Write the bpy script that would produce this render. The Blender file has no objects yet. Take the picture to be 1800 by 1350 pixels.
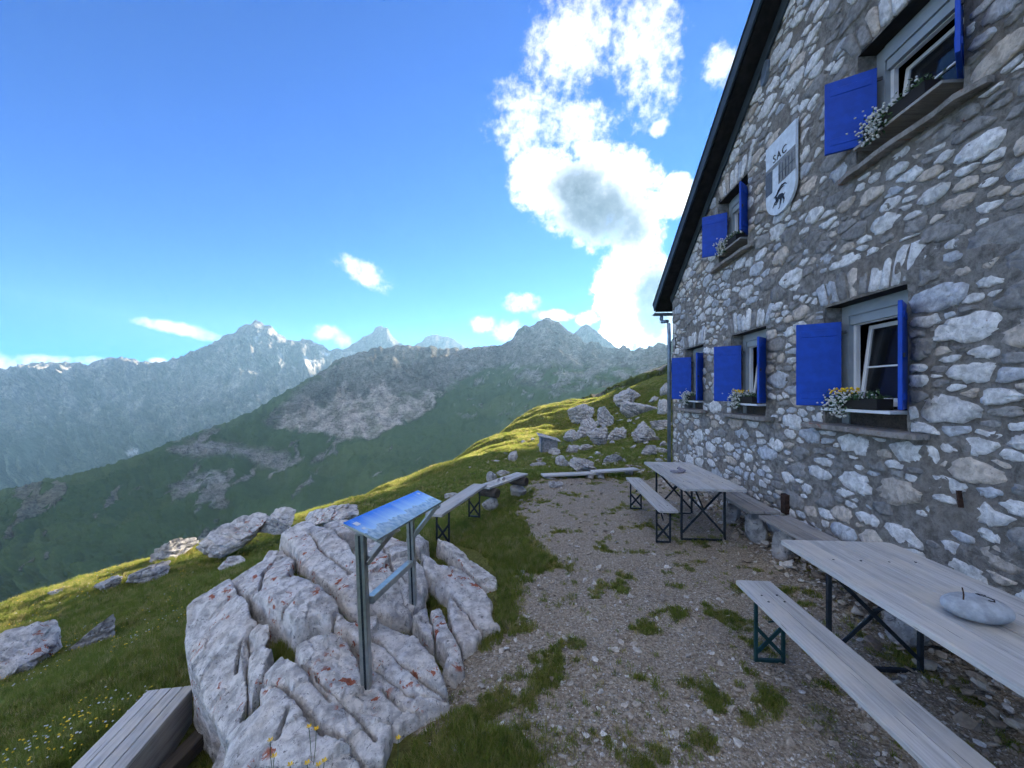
import bpy, bmesh, math, random
import numpy as np
from mathutils import Matrix, Vector, Euler
R = math.radians
rng = np.random.default_rng(7); random.seed(7)
S = bpy.context.scene
C = S.collection

# ------------------------------------------------------------------ camera
F, CX, HY, H = 678.0, 900.0, 690.0, 1.9        # focal length, centre column, horizon row (1800 px picture), eye height
cam = bpy.data.cameras.new('camera'); camo = bpy.data.objects.new('camera', cam); C.objects.link(camo)
camo.location = (0, 0, H); camo.rotation_euler = (R(90), 0, 0)
cam.sensor_width = 36; cam.lens = F/1800*36; cam.shift_y = (HY-675)/1800
cam.clip_start = 0.05; cam.clip_end = 60000
S.camera = camo
def P(px, py, d): return ((px-CX)/F*d, d, H-(py-HY)/F*d)          # a picture point at a known distance
def PZ(px, py, z):                                                  # a picture point at a known height
    d = F*(H-z)/(py-HY); return ((px-CX)/F*d, d, z)

# ------------------------------------------------------------------ sky, sun, exposure
SUN_AZ, SUN_EL = 24.8, 16.0
S.view_settings.view_transform = 'Standard'; S.view_settings.look = 'None'
S.view_settings.gamma = 1; S.view_settings.use_curve_mapping = False
S.view_settings.exposure = 2.85
W = bpy.data.worlds.new('World'); S.world = W; W.use_nodes = True
def NT(tree):
    N, L = tree.nodes, tree.links
    def n(t, **k):
        o = N.new(t)
        for a, v in k.items():
            if a == 'ins':
                for i, x in v.items():
                    if hasattr(x, 'is_output') or isinstance(x, bpy.types.NodeSocket): L.new(x, o.inputs[i])
                    else: o.inputs[i].default_value = x
            else: setattr(o, a, v)
        return o
    return n, L
def math_(n, op, a, b=0.0, c=0.0, clamp=False):
    return n('ShaderNodeMath', operation=op, use_clamp=clamp, ins={0: a, 1: b, 2: c}).outputs[0]
def mixc(n, f, a, b, t='MIX'):
    o = n('ShaderNodeMix', data_type='RGBA', blend_type=t, ins={0: f, 6: a, 7: b}); return o.outputs[2]
def mrange(n, v, a, b, c=0.0, d=1.0, smooth=True):
    return n('ShaderNodeMapRange', interpolation_type='SMOOTHSTEP' if smooth else 'LINEAR', ins={0: v, 1: a, 2: b, 3: c, 4: d}).outputs[0]

def build_world():
    W.node_tree.nodes.clear()
    n, L = NT(W.node_tree)
    out = n('ShaderNodeOutputWorld'); bg = n('ShaderNodeBackground')
    sky = n('ShaderNodeTexSky', sky_type='NISHITA', sun_disc=False, sun_elevation=R(SUN_EL), sun_rotation=R(SUN_AZ),
            altitude=2200, air_density=1.0, dust_density=0.15, ozone_density=2.2)
    tc = n('ShaderNodeTexCoord'); D = tc.outputs['Generated']
    hsv = n('ShaderNodeHueSaturation', ins={0: 0.502, 1: 1.15, 2: 1.0, 4: sky.outputs[0]})
    # clouds: cumulus blobs, each at its own place in the sky, torn by noise
    def dirv(px, py):
        v = Vector(((px-CX)/F, 1, (HY-py)/F)); v.normalize(); return v
    def blob(px, py, rx, ry, rot=0, soft=0.25):
        v = dirv(px, py); k = v.y                      # tangent-plane radius in direction units
        right = Vector((0, 0, 1)).cross(v) * -1; right.normalize(); up = right.cross(v); up.normalize()
        a = R(rot); r2 = right*math.cos(a)+up*math.sin(a); u2 = up*math.cos(a)-right*math.sin(a)
        p = n('ShaderNodeVectorMath', operation='DOT_PRODUCT', ins={0: D, 1: r2*(F/rx/k)}).outputs['Value']
        q = n('ShaderNodeVectorMath', operation='DOT_PRODUCT', ins={0: D, 1: u2*(F/ry/k)}).outputs['Value']
        return math_(n, 'SUBTRACT', 1.0, math_(n, 'MULTIPLY_ADD', p, p, math_(n, 'MULTIPLY', q, q)))
    def union(bl):
        r = bl[0]
        for b in bl[1:]: r = math_(n, 'MAXIMUM', r, b)
        return r
    nz = n('ShaderNodeTexNoise', ins={0: D, 2: 9.0, 3: 5.0, 4: 0.62}).outputs[0]
    nz2 = n('ShaderNodeTexNoise', ins={0: D, 2: 42.0, 3: 4.0, 4: 0.65}).outputs[0]
    wob = math_(n, 'ADD', math_(n, 'MULTIPLY', math_(n, 'SUBTRACT', nz, 0.5), 4.6), math_(n, 'MULTIPLY', math_(n, 'SUBTRACT', nz2, 0.5), 3.0))
    solid = union([blob(1045, 345, 130, 88, -25), blob(955, 320, 62, 68), blob(1115, 425, 52, 80), blob(1085, 515, 48, 75),
                   blob(1082, 590, 40, 40), blob(1150, 530, 55, 95), blob(1190, 345, 34, 38), blob(1165, 630, 45, 45)])
    wisp = union([blob(1130, 90, 75, 115, 8), blob(1010, 70, 90, 90, -20), blob(930, 210, 80, 75, -30), blob(1010, 220, 90, 40),
                  blob(640, 480, 62, 26, -24), blob(320, 580, 75, 13, -10), blob(590, 592, 42, 20, -22), blob(912, 532, 40, 20),
                  blob(895, 582, 36, 24), blob(850, 570, 26, 18), blob(975, 555, 40, 12), blob(1035, 560, 26, 16),
                  blob(90, 632, 90, 13), blob(-10, 640, 60, 28), blob(275, 634, 14, 8), blob(1275, 120, 34, 48, 30), blob(1160, 225, 20, 15)])
    ds = math_(n, 'ADD', math_(n, 'MULTIPLY', solid, 2.2), wob)
    dw = math_(n, 'ADD', math_(n, 'MULTIPLY', wisp, 1.7), math_(n, 'ADD', math_(n, 'MULTIPLY', math_(n, 'SUBTRACT', nz, 0.5), 3.5), math_(n, 'MULTIPLY', math_(n, 'SUBTRACT', nz2, 0.5), 3.9)))
    # the rest of the sky: broken cumulus beyond the frame, same noise
    sep = n('ShaderNodeSeparateXYZ', ins={0: D})
    cov = n('ShaderNodeTexNoise', ins={0: D, 2: 2.3, 3: 2.0, 4: 0.6}).outputs[0]
    away = mrange(n, sep.outputs[1], 0.47, 0.22)                     # all round the clear patch of sky in view: above, beside, behind
    dr = math_(n, 'ADD', math_(n, 'MULTIPLY', math_(n, 'SUBTRACT', cov, 0.47), 7.0), math_(n, 'MULTIPLY', wob, 0.5))
    dr = math_(n, 'MULTIPLY', mrange(n, dr, 0.0, 0.8), away)
    a_s = mrange(n, ds, -0.1, 1.5); a_w = math_(n, 'MULTIPLY', mrange(n, dw, 0.1, 2.2), 0.85)
    alpha = math_(n, 'MAXIMUM', math_(n, 'MAXIMUM', a_s, a_w), dr, clamp=True)
    thick = mrange(n, ds, 0.9, 3.0)                                  # a back-lit cumulus: bright thin rim, grey heart
    shade = union([blob(1055, 385, 105, 62, -15), blob(1150, 545, 52, 110), blob(1010, 330, 55, 50)])
    thick = mrange(n, math_(n, 'ADD', math_(n, 'MULTIPLY', ds, 0.75), math_(n, 'MULTIPLY', math_(n, 'MAXIMUM', shade, -0.4), 2.0)), 0.7, 3.4)
    sd = dirv(1083, 570)
    dot = n('ShaderNodeVectorMath', operation='DOT_PRODUCT', ins={0: D, 1: sd}).outputs['Value']
    glow = mrange(n, dot, 0.978, 1.0)
    rim = math_(n, 'ADD', 0.85, math_(n, 'MULTIPLY', math_(n, 'POWER', glow, 3.0), 1.6))
    core = math_(n, 'ADD', math_(n, 'ADD', 0.15, math_(n, 'MULTIPLY', math_(n, 'SUBTRACT', nz2, 0.5), 0.4)), math_(n, 'MULTIPLY', math_(n, 'POWER', glow, 8.0), 0.08))
    lum = n('ShaderNodeMix', data_type='FLOAT', ins={0: thick, 2: rim, 3: core}).outputs[0]
    tint = mixc(n, thick, (1.0, 0.985, 0.96, 1), (0.80, 0.94, 1.14, 1))
    cl = n('ShaderNodeVectorMath', operation='SCALE', ins={0: tint, 3: lum}).outputs[0]
    cl = n('ShaderNodeVectorMath', operation='SCALE', ins={0: cl, 3: CLOUD_GAIN/SKY_STRENGTH}).outputs[0]
    skyc = n('ShaderNodeVectorMath', operation='MULTIPLY', ins={0: hsv.outputs[0], 1: SKY_TINT}).outputs[0]
    col = mixc(n, alpha, skyc, cl)
    L.new(col, bg.inputs[0]); bg.inputs[1].default_value = SKY_STRENGTH
    L.new(bg.outputs[0], out.inputs[0])
SKY_STRENGTH = 0.05; SKY_TINT = (0.09, 0.37, 0.80); CLOUD_GAIN = 0.27
build_world()
W.cycles.sampling_method = 'MANUAL'; W.cycles.sample_map_resolution = 512
sun = bpy.data.lights.new('sun', 'SUN'); suno = bpy.data.objects.new('sun', sun); C.objects.link(suno)
sun.energy = 3.8; sun.angle = R(0.5); sun.color = (1.0, 0.86, 0.66)
sv = Vector((math.sin(R(SUN_AZ))*math.cos(R(SUN_EL)), math.cos(R(SUN_AZ))*math.cos(R(SUN_EL)), math.sin(R(SUN_EL))))
suno.rotation_euler = sv.to_track_quat('Z', 'Y').to_euler(); suno.location = (60, 150, 60)
S.cycles.use_denoising = True; S.cycles.use_adaptive_sampling = True; S.cycles.adaptive_threshold = 0.03; S.cycles.adaptive_min_samples = 24
S.cycles.max_bounces = 5; S.cycles.diffuse_bounces = 2; S.cycles.glossy_bounces = 2; S.cycles.volume_bounces = 0
S.cycles.transparent_max_bounces = 6; S.cycles.sample_clamp_indirect = 4.0
S.cycles.caustics_reflective = False; S.cycles.caustics_refractive = False

# ------------------------------------------------------------------ numpy helpers
_perm = rng.permutation(512)
_g3 = rng.normal(size=(512, 3)); _g3 /= np.linalg.norm(_g3, axis=1)[:, None]
_gx, _gy, _gz = [np.ascontiguousarray(_g3[:, k], np.float32) for k in range(3)]; _perm32 = _perm.astype(np.int32)
def perlin(x, y, z=0.0):
    x, y, z = np.broadcast_arrays(np.asarray(x, np.float32), np.asarray(y, np.float32), np.asarray(z, np.float32))
    X, Y, Z = np.floor(x), np.floor(y), np.floor(z); xf, yf, zf = x-X, y-Y, z-Z
    xi, yi, zi = X.astype(np.int32), Y.astype(np.int32), Z.astype(np.int32)
    f = lambda t: t*t*t*(t*(t*6-15)+10)
    u, v, w = f(xf), f(yf), f(zf); flat = not np.any(zf) and not np.any(zi-zi.flat[0])
    px = [_perm32[(xi+a) & 511] for a in (0, 1)]
    pxy = [[_perm32[(px[a]+yi+b) & 511] for b in (0, 1)] for a in (0, 1)]
    def g(a, b, c):
        h = _perm32[(pxy[a][b]+zi+c) & 511]
        return np.take(_gx, h)*(xf-a)+np.take(_gy, h)*(yf-b)+np.take(_gz, h)*(zf-c)
    l = lambda a, b, t: a+(b-a)*t
    lo = l(l(g(0,0,0), g(1,0,0), u), l(g(0,1,0), g(1,1,0), u), v)
    if flat: return lo.astype(float)*1.5
    return l(lo, l(l(g(0,0,1), g(1,0,1), u), l(g(0,1,1), g(1,1,1), u), v), w).astype(float)*1.5
def fbm(x, y, z=0.0, o=4, gain=0.5, lac=2.03):
    r, a, s = 0, 1.0, 1.0
    for i in range(o):
        r = r+a*perlin(np.asarray(x)*s+17.3*i, np.asarray(y)*s+5.1*i, np.asarray(z)*s+9.7*i); a *= gain; s *= lac
    return r
def ridged(x, y, z=0.0, o=5, gain=0.5):
    r, a, s = 0, 1.0, 1.0
    for i in range(o):
        r = r+a*(1-np.abs(perlin(np.asarray(x)*s+7.3*i, np.asarray(y)*s+3.1*i, np.asarray(z)*s+1.7*i))*1.6); a *= gain; s *= 2.05
    return r
def sstep(a, b, x):
    t = np.clip((x-a)/(b-a), 0, 1); return t*t*(3-2*t)
class TPS:
    def __init__(s, pts, smooth=0.0):
        p = np.array(pts, float); s.p = p[:, :2]; n = len(p)
        K = s.k(np.linalg.norm(s.p[:, None]-s.p[None], axis=2))+smooth*np.eye(n)
        A = np.zeros((n+3, n+3)); A[:n, :n] = K; A[:n, n] = 1; A[:n, n+1:] = s.p; A[n, :n] = 1; A[n+1:, :n] = s.p.T
        s.w = np.linalg.solve(A, np.concatenate([p[:, 2], [0, 0, 0]]))
    def k(s, r): return np.where(r > 1e-9, r*r*np.log(np.maximum(r, 1e-9)), 0)
    def __call__(s, x, y):
        x = np.asarray(x, float); y = np.asarray(y, float); r = s.w[-3]+s.w[-2]*x+s.w[-1]*y
        for (a, b), w in zip(s.p, s.w[:-3]):
            q = (x-a)**2+(y-b)**2; r = r+w*0.5*q*np.log(np.maximum(q, 1e-12))
        return r
def poly_dist(poly, x, y):                                           # signed distance, positive inside
    poly = np.asarray(poly, float); x = np.asarray(x, float); y = np.asarray(y, float)
    ins = np.zeros(x.shape, bool); dm = np.full(x.shape, 1e9); n = len(poly)
    for i in range(n):
        (x0, y0), (x1, y1) = poly[i], poly[(i+1) % n]
        c = ((y0 > y) != (y1 > y)) & (x < (x1-x0)*(y-y0)/((y1-y0) if y1 != y0 else 1e-12)+x0); ins ^= c
        dx, dy = x1-x0, y1-y0; t = np.clip(((x-x0)*dx+(y-y0)*dy)/max(dx*dx+dy*dy, 1e-12), 0, 1)
        dm = np.minimum(dm, np.hypot(x-x0-t*dx, y-y0-t*dy))
    return np.where(ins, dm, -dm)

# ------------------------------------------------------------------ object helpers
def mesh_np(name, V, Fc, mat=None, smooth=True, col=None):
    me = bpy.data.meshes.new(name)
    V = np.asarray(V, np.float32); Fc = np.asarray(Fc, np.int32); k = Fc.shape[1]
    me.vertices.add(len(V)); me.vertices.foreach_set('co', V.ravel())
    me.loops.add(Fc.size); me.loops.foreach_set('vertex_index', Fc.ravel())
    me.polygons.add(len(Fc)); me.polygons.foreach_set('loop_start', np.arange(0, Fc.size, k, dtype=np.int32))
    me.update(calc_edges=True)
    if smooth: me.polygons.foreach_set('use_smooth', np.ones(len(Fc), bool))
    if col is not None:
        a = me.color_attributes.new('Col', 'FLOAT_COLOR', 'POINT')
        c = np.ones((len(V), 4), np.float32); c[:, :col.shape[1]] = col; a.data.foreach_set('color', c.ravel())
    if mat: me.materials.append(mat)
    me.validate(); return me
def obj(name, me, parent=None, loc=None, rot=None):
    o = bpy.data.objects.new(name, me); C.objects.link(o)
    if loc is not None: o.location = loc
    if rot is not None: o.rotation_euler = rot
    if parent: o.parent = parent
    return o
def tag(o, label, cat, group=None):
    o['label'] = label; o['category'] = cat
    if group: o['group'] = group
    return o
def thing(name, label, cat, loc=(0, 0, 0), rz=0.0, group=None):
    o = obj(name, None, None, loc, (0, 0, rz)); o.empty_display_size = 0.2; return tag(o, label, cat, group)
def struct(o, kind='structure'): o['kind'] = kind; return o
def grid_faces(nr, nc):
    i = np.arange(nr*nc).reshape(nr, nc)
    return np.stack([i[:-1, :-1], i[:-1, 1:], i[1:, 1:], i[1:, :-1]], -1).reshape(-1, 4)
class MB:
    """collects shapes into one mesh"""
    def __init__(s): s.bm = bmesh.new()
    def box(s, c, sz, rot=None, bev=0.0, M=None):
        m = Matrix.Translation(c) @ (rot.to_4x4() if rot is not None else Matrix.Identity(4))
        if M is not None: m = M @ m
        vs = bmesh.ops.create_cube(s.bm, size=1, matrix=m @ Matrix.Diagonal((*sz, 1)))['verts']
        if bev:
            es = list({e for v in vs for e in v.link_edges})
            bmesh.ops.bevel(s.bm, geom=es, offset=bev, segments=1, affect='EDGES')
        return s
    def bar(s, a, b, w, t=None, up=(0, 0, 1), bev=0.0):
        a, b = Vector(a), Vector(b); d = b-a; x = d.normalized(); u = Vector(up)
        if abs(x.dot(u)) > 0.98: u = Vector((1, 0, 0))
        y = u.cross(x).normalized(); z = x.cross(y)
        return s.box((a+b)/2, (d.length, w, t or w), Matrix((x, y, z)).transposed(), bev)
    def tube(s, pts, r, seg=8, caps=True):
        pts = [Vector(p) for p in pts]; rings = []
        for i, p in enumerate(pts):
            d = (pts[min(i+1, len(pts)-1)]-pts[max(i-1, 0)]).normalized()
            u = Vector((0, 0, 1)) if abs(d.z) < 0.9 else Vector((1, 0, 0))
            y = u.cross(d).normalized(); z = d.cross(y)
            rr = r[i] if hasattr(r, '__len__') else r
            rings.append([s.bm.verts.new(p+(y*math.cos(2*math.pi*k/seg)+z*math.sin(2*math.pi*k/seg))*rr) for k in range(seg)])
        for a, b in zip(rings, rings[1:]):
            for k in range(seg): s.bm.faces.new((a[k], a[(k+1) % seg], b[(k+1) % seg], b[k]))
        if caps: s.bm.faces.new(rings[0][::-1]); s.bm.faces.new(rings[-1])
        return s
    def prism(s, pts, z0, z1, M=None):
        M = M or Matrix.Identity(4)
        a = [s.bm.verts.new(M @ Vector((x, y, z0))) for x, y in pts]; b = [s.bm.verts.new(M @ Vector((x, y, z1))) for x, y in pts]
        n = len(pts)
        s.bm.faces.new(a[::-1]); s.bm.faces.new(b)
        for k in range(n): s.bm.faces.new((a[k], a[(k+1) % n], b[(k+1) % n], b[k]))
        return s
    def quad(s, *p): s.bm.faces.new([s.bm.verts.new(q) for q in p]); return s
    def mesh(s, name, mat, smooth=False):
        bmesh.ops.recalc_face_normals(s.bm, faces=s.bm.faces[:])
        me = bpy.data.meshes.new(name); s.bm.to_mesh(me); s.bm.free()
        if smooth: me.polygons.foreach_set('use_smooth', np.ones(len(me.polygons), bool))
        if mat: me.materials.append(mat)
        return me
    def build(s, name, mat, parent=None, smooth=False, loc=None, rot=None): return obj(name, s.mesh(name, mat, smooth), parent, loc, rot)

# ------------------------------------------------------------------ materials
def material(name, rough=0.8, spec=0.3):
    m = bpy.data.materials.new(name); m.use_nodes = True; m.node_tree.nodes.clear()
    n, L = NT(m.node_tree); out = n('ShaderNodeOutputMaterial'); b = n('ShaderNodeBsdfPrincipled')
    L.new(b.outputs[0], out.inputs[0]); b.inputs['Roughness'].default_value = rough; b.inputs['Specular IOR Level'].default_value = spec
    return m, n, L, b
def bump(n, L, b, h, strength=0.5, dist=0.02):
    o = n('ShaderNodeBump', ins={0: strength, 1: dist}); L.new(h, o.inputs['Height']); L.new(o.outputs[0], b.inputs['Normal'])
def noise(n, vec, scale, detail=5, rough=0.6, dist=0.0):
    return n('ShaderNodeTexNoise', ins={0: vec, 2: scale, 3: detail, 4: rough, 8: dist}).outputs[0]
def objc(n): return n('ShaderNodeTexCoord').outputs['Object']
def pos(n): return n('ShaderNodeNewGeometry').outputs['Position']
def attr(n, name): return n('ShaderNodeAttribute', attribute_name=name)
def ramp(n, f, stops):
    r = n('ShaderNodeValToRGB', ins={0: f}); e = r.color_ramp.elements
    while len(e) > 1: e.remove(e[-1])
    e[0].position, e[0].color = stops[0][0], (*stops[0][1], 1)
    for p, c in stops[1:]:
        q = e.new(p); q.color = (*c, 1)
    return r.outputs[0]
MAT = {}
def simple(key, col, rough=0.7, spec=0.3, metal=0.0, nscale=0, namt=0.0, bstr=0.0):
    m, n, L, b = material(key, rough, spec); b.inputs['Metallic'].default_value = metal
    if nscale:
        f = noise(n, objc(n), nscale); v = mrange(n, f, 0.3, 0.7, 1-namt, 1+namt)
        L.new(n('ShaderNodeVectorMath', operation='SCALE', ins={0: (*col,), 3: v}).outputs[0], b.inputs[0])
        if bstr: bump(n, L, b, f, bstr, 0.01)
    else: b.inputs[0].default_value = (*col, 1)
    MAT[key] = m; return m
simple('dark_metal', (0.018, 0.024, 0.03), 0.5, 0.4, nscale=20, namt=0.4)
simple('green_metal', (0.012, 0.05, 0.05), 0.45, 0.4, nscale=20, namt=0.3)
simple('zinc', (0.22, 0.27, 0.32), 0.4, 0.5, 0.6, nscale=6, namt=0.25)
simple('verge', (0.035, 0.05, 0.06), 0.6, 0.3, nscale=5, namt=0.25)
simple('soffit', (0.018, 0.016, 0.015), 0.8, nscale=8, namt=0.4)
simple('roof_sheet', (0.06, 0.065, 0.07), 0.5, nscale=3, namt=0.2)
simple('blue', (0.003, 0.058, 0.42), 0.5, 0.35, nscale=9, namt=0.14, bstr=0.08)
simple('white_paint', (0.72, 0.74, 0.76), 0.45, 0.4, nscale=5, namt=0.06)
simple('grey_paint', (0.30, 0.34, 0.37), 0.5, 0.4, nscale=5, namt=0.1)
simple('trough', (0.02, 0.018, 0.016), 0.8)
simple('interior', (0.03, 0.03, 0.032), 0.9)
simple('alu', (0.40, 0.42, 0.40), 0.38, 0.5, 0.85, nscale=14, namt=0.18)
simple('yellow_bloom', (0.80, 0.52, 0.02), 0.6)
simple('white_bloom', (0.62, 0.62, 0.58), 0.7, nscale=60, namt=0.35)
simple('leaf', (0.05, 0.10, 0.035), 0.6, nscale=40, namt=0.4)
simple('ink', (0.012, 0.012, 0.015), 0.6)
simple('emblem_white', (0.62, 0.68, 0.74), 0.6, nscale=12, namt=0.12)
simple('emblem_grey', (0.22, 0.23, 0.235), 0.7, nscale=18, namt=0.2)
simple('emblem_dark', (0.11, 0.125, 0.15), 0.7, nscale=18, namt=0.2)
simple('rust', (0.045, 0.024, 0.016), 0.9, nscale=25, namt=0.5)
simple('paper', (0.24, 0.23, 0.27), 0.8, nscale=20, namt=0.3)
def mat_glass():
    m, n, L, b = material('pane', 0.04, 0.6); b.inputs[0].default_value = (0.012, 0.014, 0.017, 1)
    tr = n('ShaderNodeBsdfTransparent'); mx = n('ShaderNodeMixShader', ins={0: 0.25})
    L.new(b.outputs[0], mx.inputs[1]); L.new(tr.outputs[0], mx.inputs[2])
    L.new(mx.outputs[0], [x for x in m.node_tree.nodes if x.type == 'OUTPUT_MATERIAL'][0].inputs[0]); MAT['glass'] = m
mat_glass()
def mat_wood(key, light, dark, contrast=1.0):
    m, n, L, b = material(key, 0.75, 0.25)
    oi = n('ShaderNodeObjectInfo'); off = n('ShaderNodeVectorMath', operation='SCALE', ins={0: (7.0, 13.0, 5.0), 3: oi.outputs['Random']}).outputs[0]
    v = n('ShaderNodeVectorMath', operation='ADD', ins={0: objc(n), 1: off}).outputs[0]
    st = n('ShaderNodeMapping', ins={0: v, 3: (1.0, 0.045, 1.0)}).outputs[0]
    g = noise(n, st, 55, 6, 0.65, 0.4); g2 = noise(n, st, 14, 4, 0.55, 0.8); blot = noise(n, v, 3.5, 4, 0.6)
    vo = n('ShaderNodeTexVoronoi', feature='F1', ins={0: n('ShaderNodeMapping', ins={0: v, 3: (1.0, 0.45, 1.0)}).outputs[0], 2: 4.2})
    knot = mrange(n, vo.outputs['Distance'], 0.03, 0.055, 1.0, 0.0)
    f = math_(n, 'ADD', math_(n, 'MULTIPLY', g, 0.6), math_(n, 'MULTIPLY', g2, 0.4))
    f = mrange(n, f, 0.36, 0.62)
    c = mixc(n, f, (*dark, 1), (*light, 1))
    warm = tuple(min(1, x*y) for x, y in zip(light, (1.03, 0.96, 0.86)))
    c = mixc(n, math_(n, 'MULTIPLY', mrange(n, blot, 0.42, 0.68), 0.6), c, (*warm, 1))
    c = mixc(n, math_(n, 'MULTIPLY', knot, 0.75), c, (*[x*0.28 for x in dark], 1))
    cr = mrange(n, noise(n, st, 90, 3, 0.5), 0.66, 0.72)
    c = mixc(n, math_(n, 'MULTIPLY', cr, 0.7), c, (*[x*0.3 for x in dark], 1))
    tone = mrange(n, oi.outputs['Random'], 0, 1, 0.85, 1.1, False)
    c = n('ShaderNodeVectorMath', operation='SCALE', ins={0: c, 3: tone}).outputs[0]
    L.new(c, b.inputs[0]); bump(n, L, b, math_(n, 'SUBTRACT', f, math_(n, 'MULTIPLY', cr, 0.8)), 0.35, 0.004); MAT[key] = m
mat_wood('wood', (0.57, 0.56, 0.545), (0.36, 0.355, 0.345))
mat_wood('wood_grey', (0.40, 0.385, 0.375), (0.22, 0.21, 0.205))
mat_wood('wood_dark', (0.10, 0.085, 0.075), (0.04, 0.034, 0.03))
def mat_rock(key, base, dark, lichen=0.35, scale=1.0):
    m, n, L, b = material(key, 0.9, 0.15); p = pos(n)
    big = noise(n, p, 2.2*scale, 6, 0.62); med = noise(n, p, 11*scale, 7, 0.68, 0.3); fine = noise(n, p, 60*scale, 5, 0.7)
    c = mixc(n, mrange(n, med, 0.36, 0.62), (*dark, 1), (*base, 1))
    c = mixc(n, math_(n, 'MULTIPLY', mrange(n, big, 0.45, 0.62), 0.28), c, tuple(x*y for x, y in zip(base, (0.92, 0.80, 0.70)))+(1,))
    pits = mrange(n, fine, 0.28, 0.42, 1.0, 0.0)
    c = mixc(n, math_(n, 'MULTIPLY', pits, 0.7), c, (*[x*0.3 for x in dark], 1))
    blk = mrange(n, noise(n, p, 28*scale, 5, 0.75, 0.6), 0.57, 0.66)
    c = mixc(n, math_(n, 'MULTIPLY', blk, 0.72), c, (0.05, 0.05, 0.055, 1))
    if lichen:
        li = mrange(n, noise(n, p, 13*scale, 5, 0.65, 0.5), 0.575, 0.60)
        zone = mrange(n, noise(n, p, 2.6*scale, 2, 0.5), 0.53, 0.60)
        c = mixc(n, math_(n, 'MULTIPLY', math_(n, 'MULTIPLY', li, zone), lichen*2, clamp=True), c, (0.33, 0.075, 0.026, 1))
    L.new(c, b.inputs[0])
    h = math_(n, 'ADD', math_(n, 'MULTIPLY', med, 0.8), math_(n, 'MULTIPLY', fine, 0.35))
    bump(n, L, b, h, 0.9, 0.035/scale); MAT[key] = m
mat_rock('limestone', (0.74, 0.715, 0.69), (0.36, 0.35, 0.345), 0.45)
mat_rock('boulder', (0.54, 0.53, 0.52), (0.24, 0.24, 0.245), 0.0, 0.6)
mat_rock('shed_stone', (0.42, 0.42, 0.43), (0.22, 0.22, 0.23), 0.0, 1.0)
mat_rock('slate', (0.33, 0.31, 0.29), (0.20, 0.185, 0.17), 0.25, 1.0)
simple('table_stone', (0.36, 0.39, 0.43), 0.75, nscale=14, namt=0.3, bstr=0.15)
def mat_stone():
    m, n, L, b = material('wall_stone', 0.85, 0.2); p = pos(n); a = attr(n, 'Col').outputs[0]
    med = noise(n, p, 16, 6, 0.65, 0.4); fine = noise(n, p, 70, 4, 0.65)
    v = mrange(n, med, 0.3, 0.7, 0.62, 1.18)
    c = n('ShaderNodeVectorMath', operation='SCALE', ins={0: a, 3: v}).outputs[0]
    c = mixc(n, math_(n, 'MULTIPLY', mrange(n, fine, 0.3, 0.42, 1, 0), 0.5), c, (0.10, 0.10, 0.10, 1))
    stain = mrange(n, noise(n, p, 5, 6, 0.7, 0.8), 0.58, 0.72)
    c = mixc(n, math_(n, 'MULTIPLY', stain, 0.45), c, (0.20, 0.18, 0.16, 1))
    li = mrange(n, noise(n, p, 13, 4, 0.65, 0.6), 0.68, 0.72); zone = mrange(n, noise(n, p, 1.1, 2, 0.5), 0.5, 0.62)
    c = mixc(n, math_(n, 'MULTIPLY', math_(n, 'MULTIPLY', li, zone), 0.8), c, (0.15, 0.05, 0.03, 1))
    L.new(c, b.inputs[0]); bump(n, L, b, math_(n, 'ADD', med, math_(n, 'MULTIPLY', fine, 0.35)), 0.75, 0.02); MAT['wall_stone'] = m
mat_stone()
def mat_mortar():
    m, n, L, b = material('mortar', 0.95, 0.1); p = pos(n)
    big = noise(n, p, 1.3, 5, 0.6); med = noise(n, p, 14, 7, 0.7, 0.3); fine = noise(n, p, 110, 4, 0.7)
    c = mixc(n, mrange(n, med, 0.32, 0.66), (0.15, 0.141, 0.128, 1), (0.36, 0.34, 0.315, 1))
    c = mixc(n, math_(n, 'MULTIPLY', mrange(n, big, 0.45, 0.65), 0.4), c, (0.26, 0.22, 0.18, 1))
    li = mrange(n, noise(n, p, 15, 4, 0.65, 0.6), 0.64, 0.70); zone = mrange(n, noise(n, p, 0.9, 2, 0.5), 0.48, 0.62)
    c = mixc(n, math_(n, 'MULTIPLY', math_(n, 'MULTIPLY', li, zone), 0.7), c, (0.13, 0.05, 0.03, 1))
    c = mixc(n, math_(n, 'MULTIPLY', mrange(n, fine, 0.3, 0.45, 1, 0), 0.5), c, (0.05, 0.05, 0.05, 1))
    L.new(c, b.inputs[0]); bump(n, L, b, math_(n, 'ADD', med, math_(n, 'MULTIPLY', fine, 0.5)), 1.0, 0.03); MAT['mortar'] = m
mat_mortar()
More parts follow.
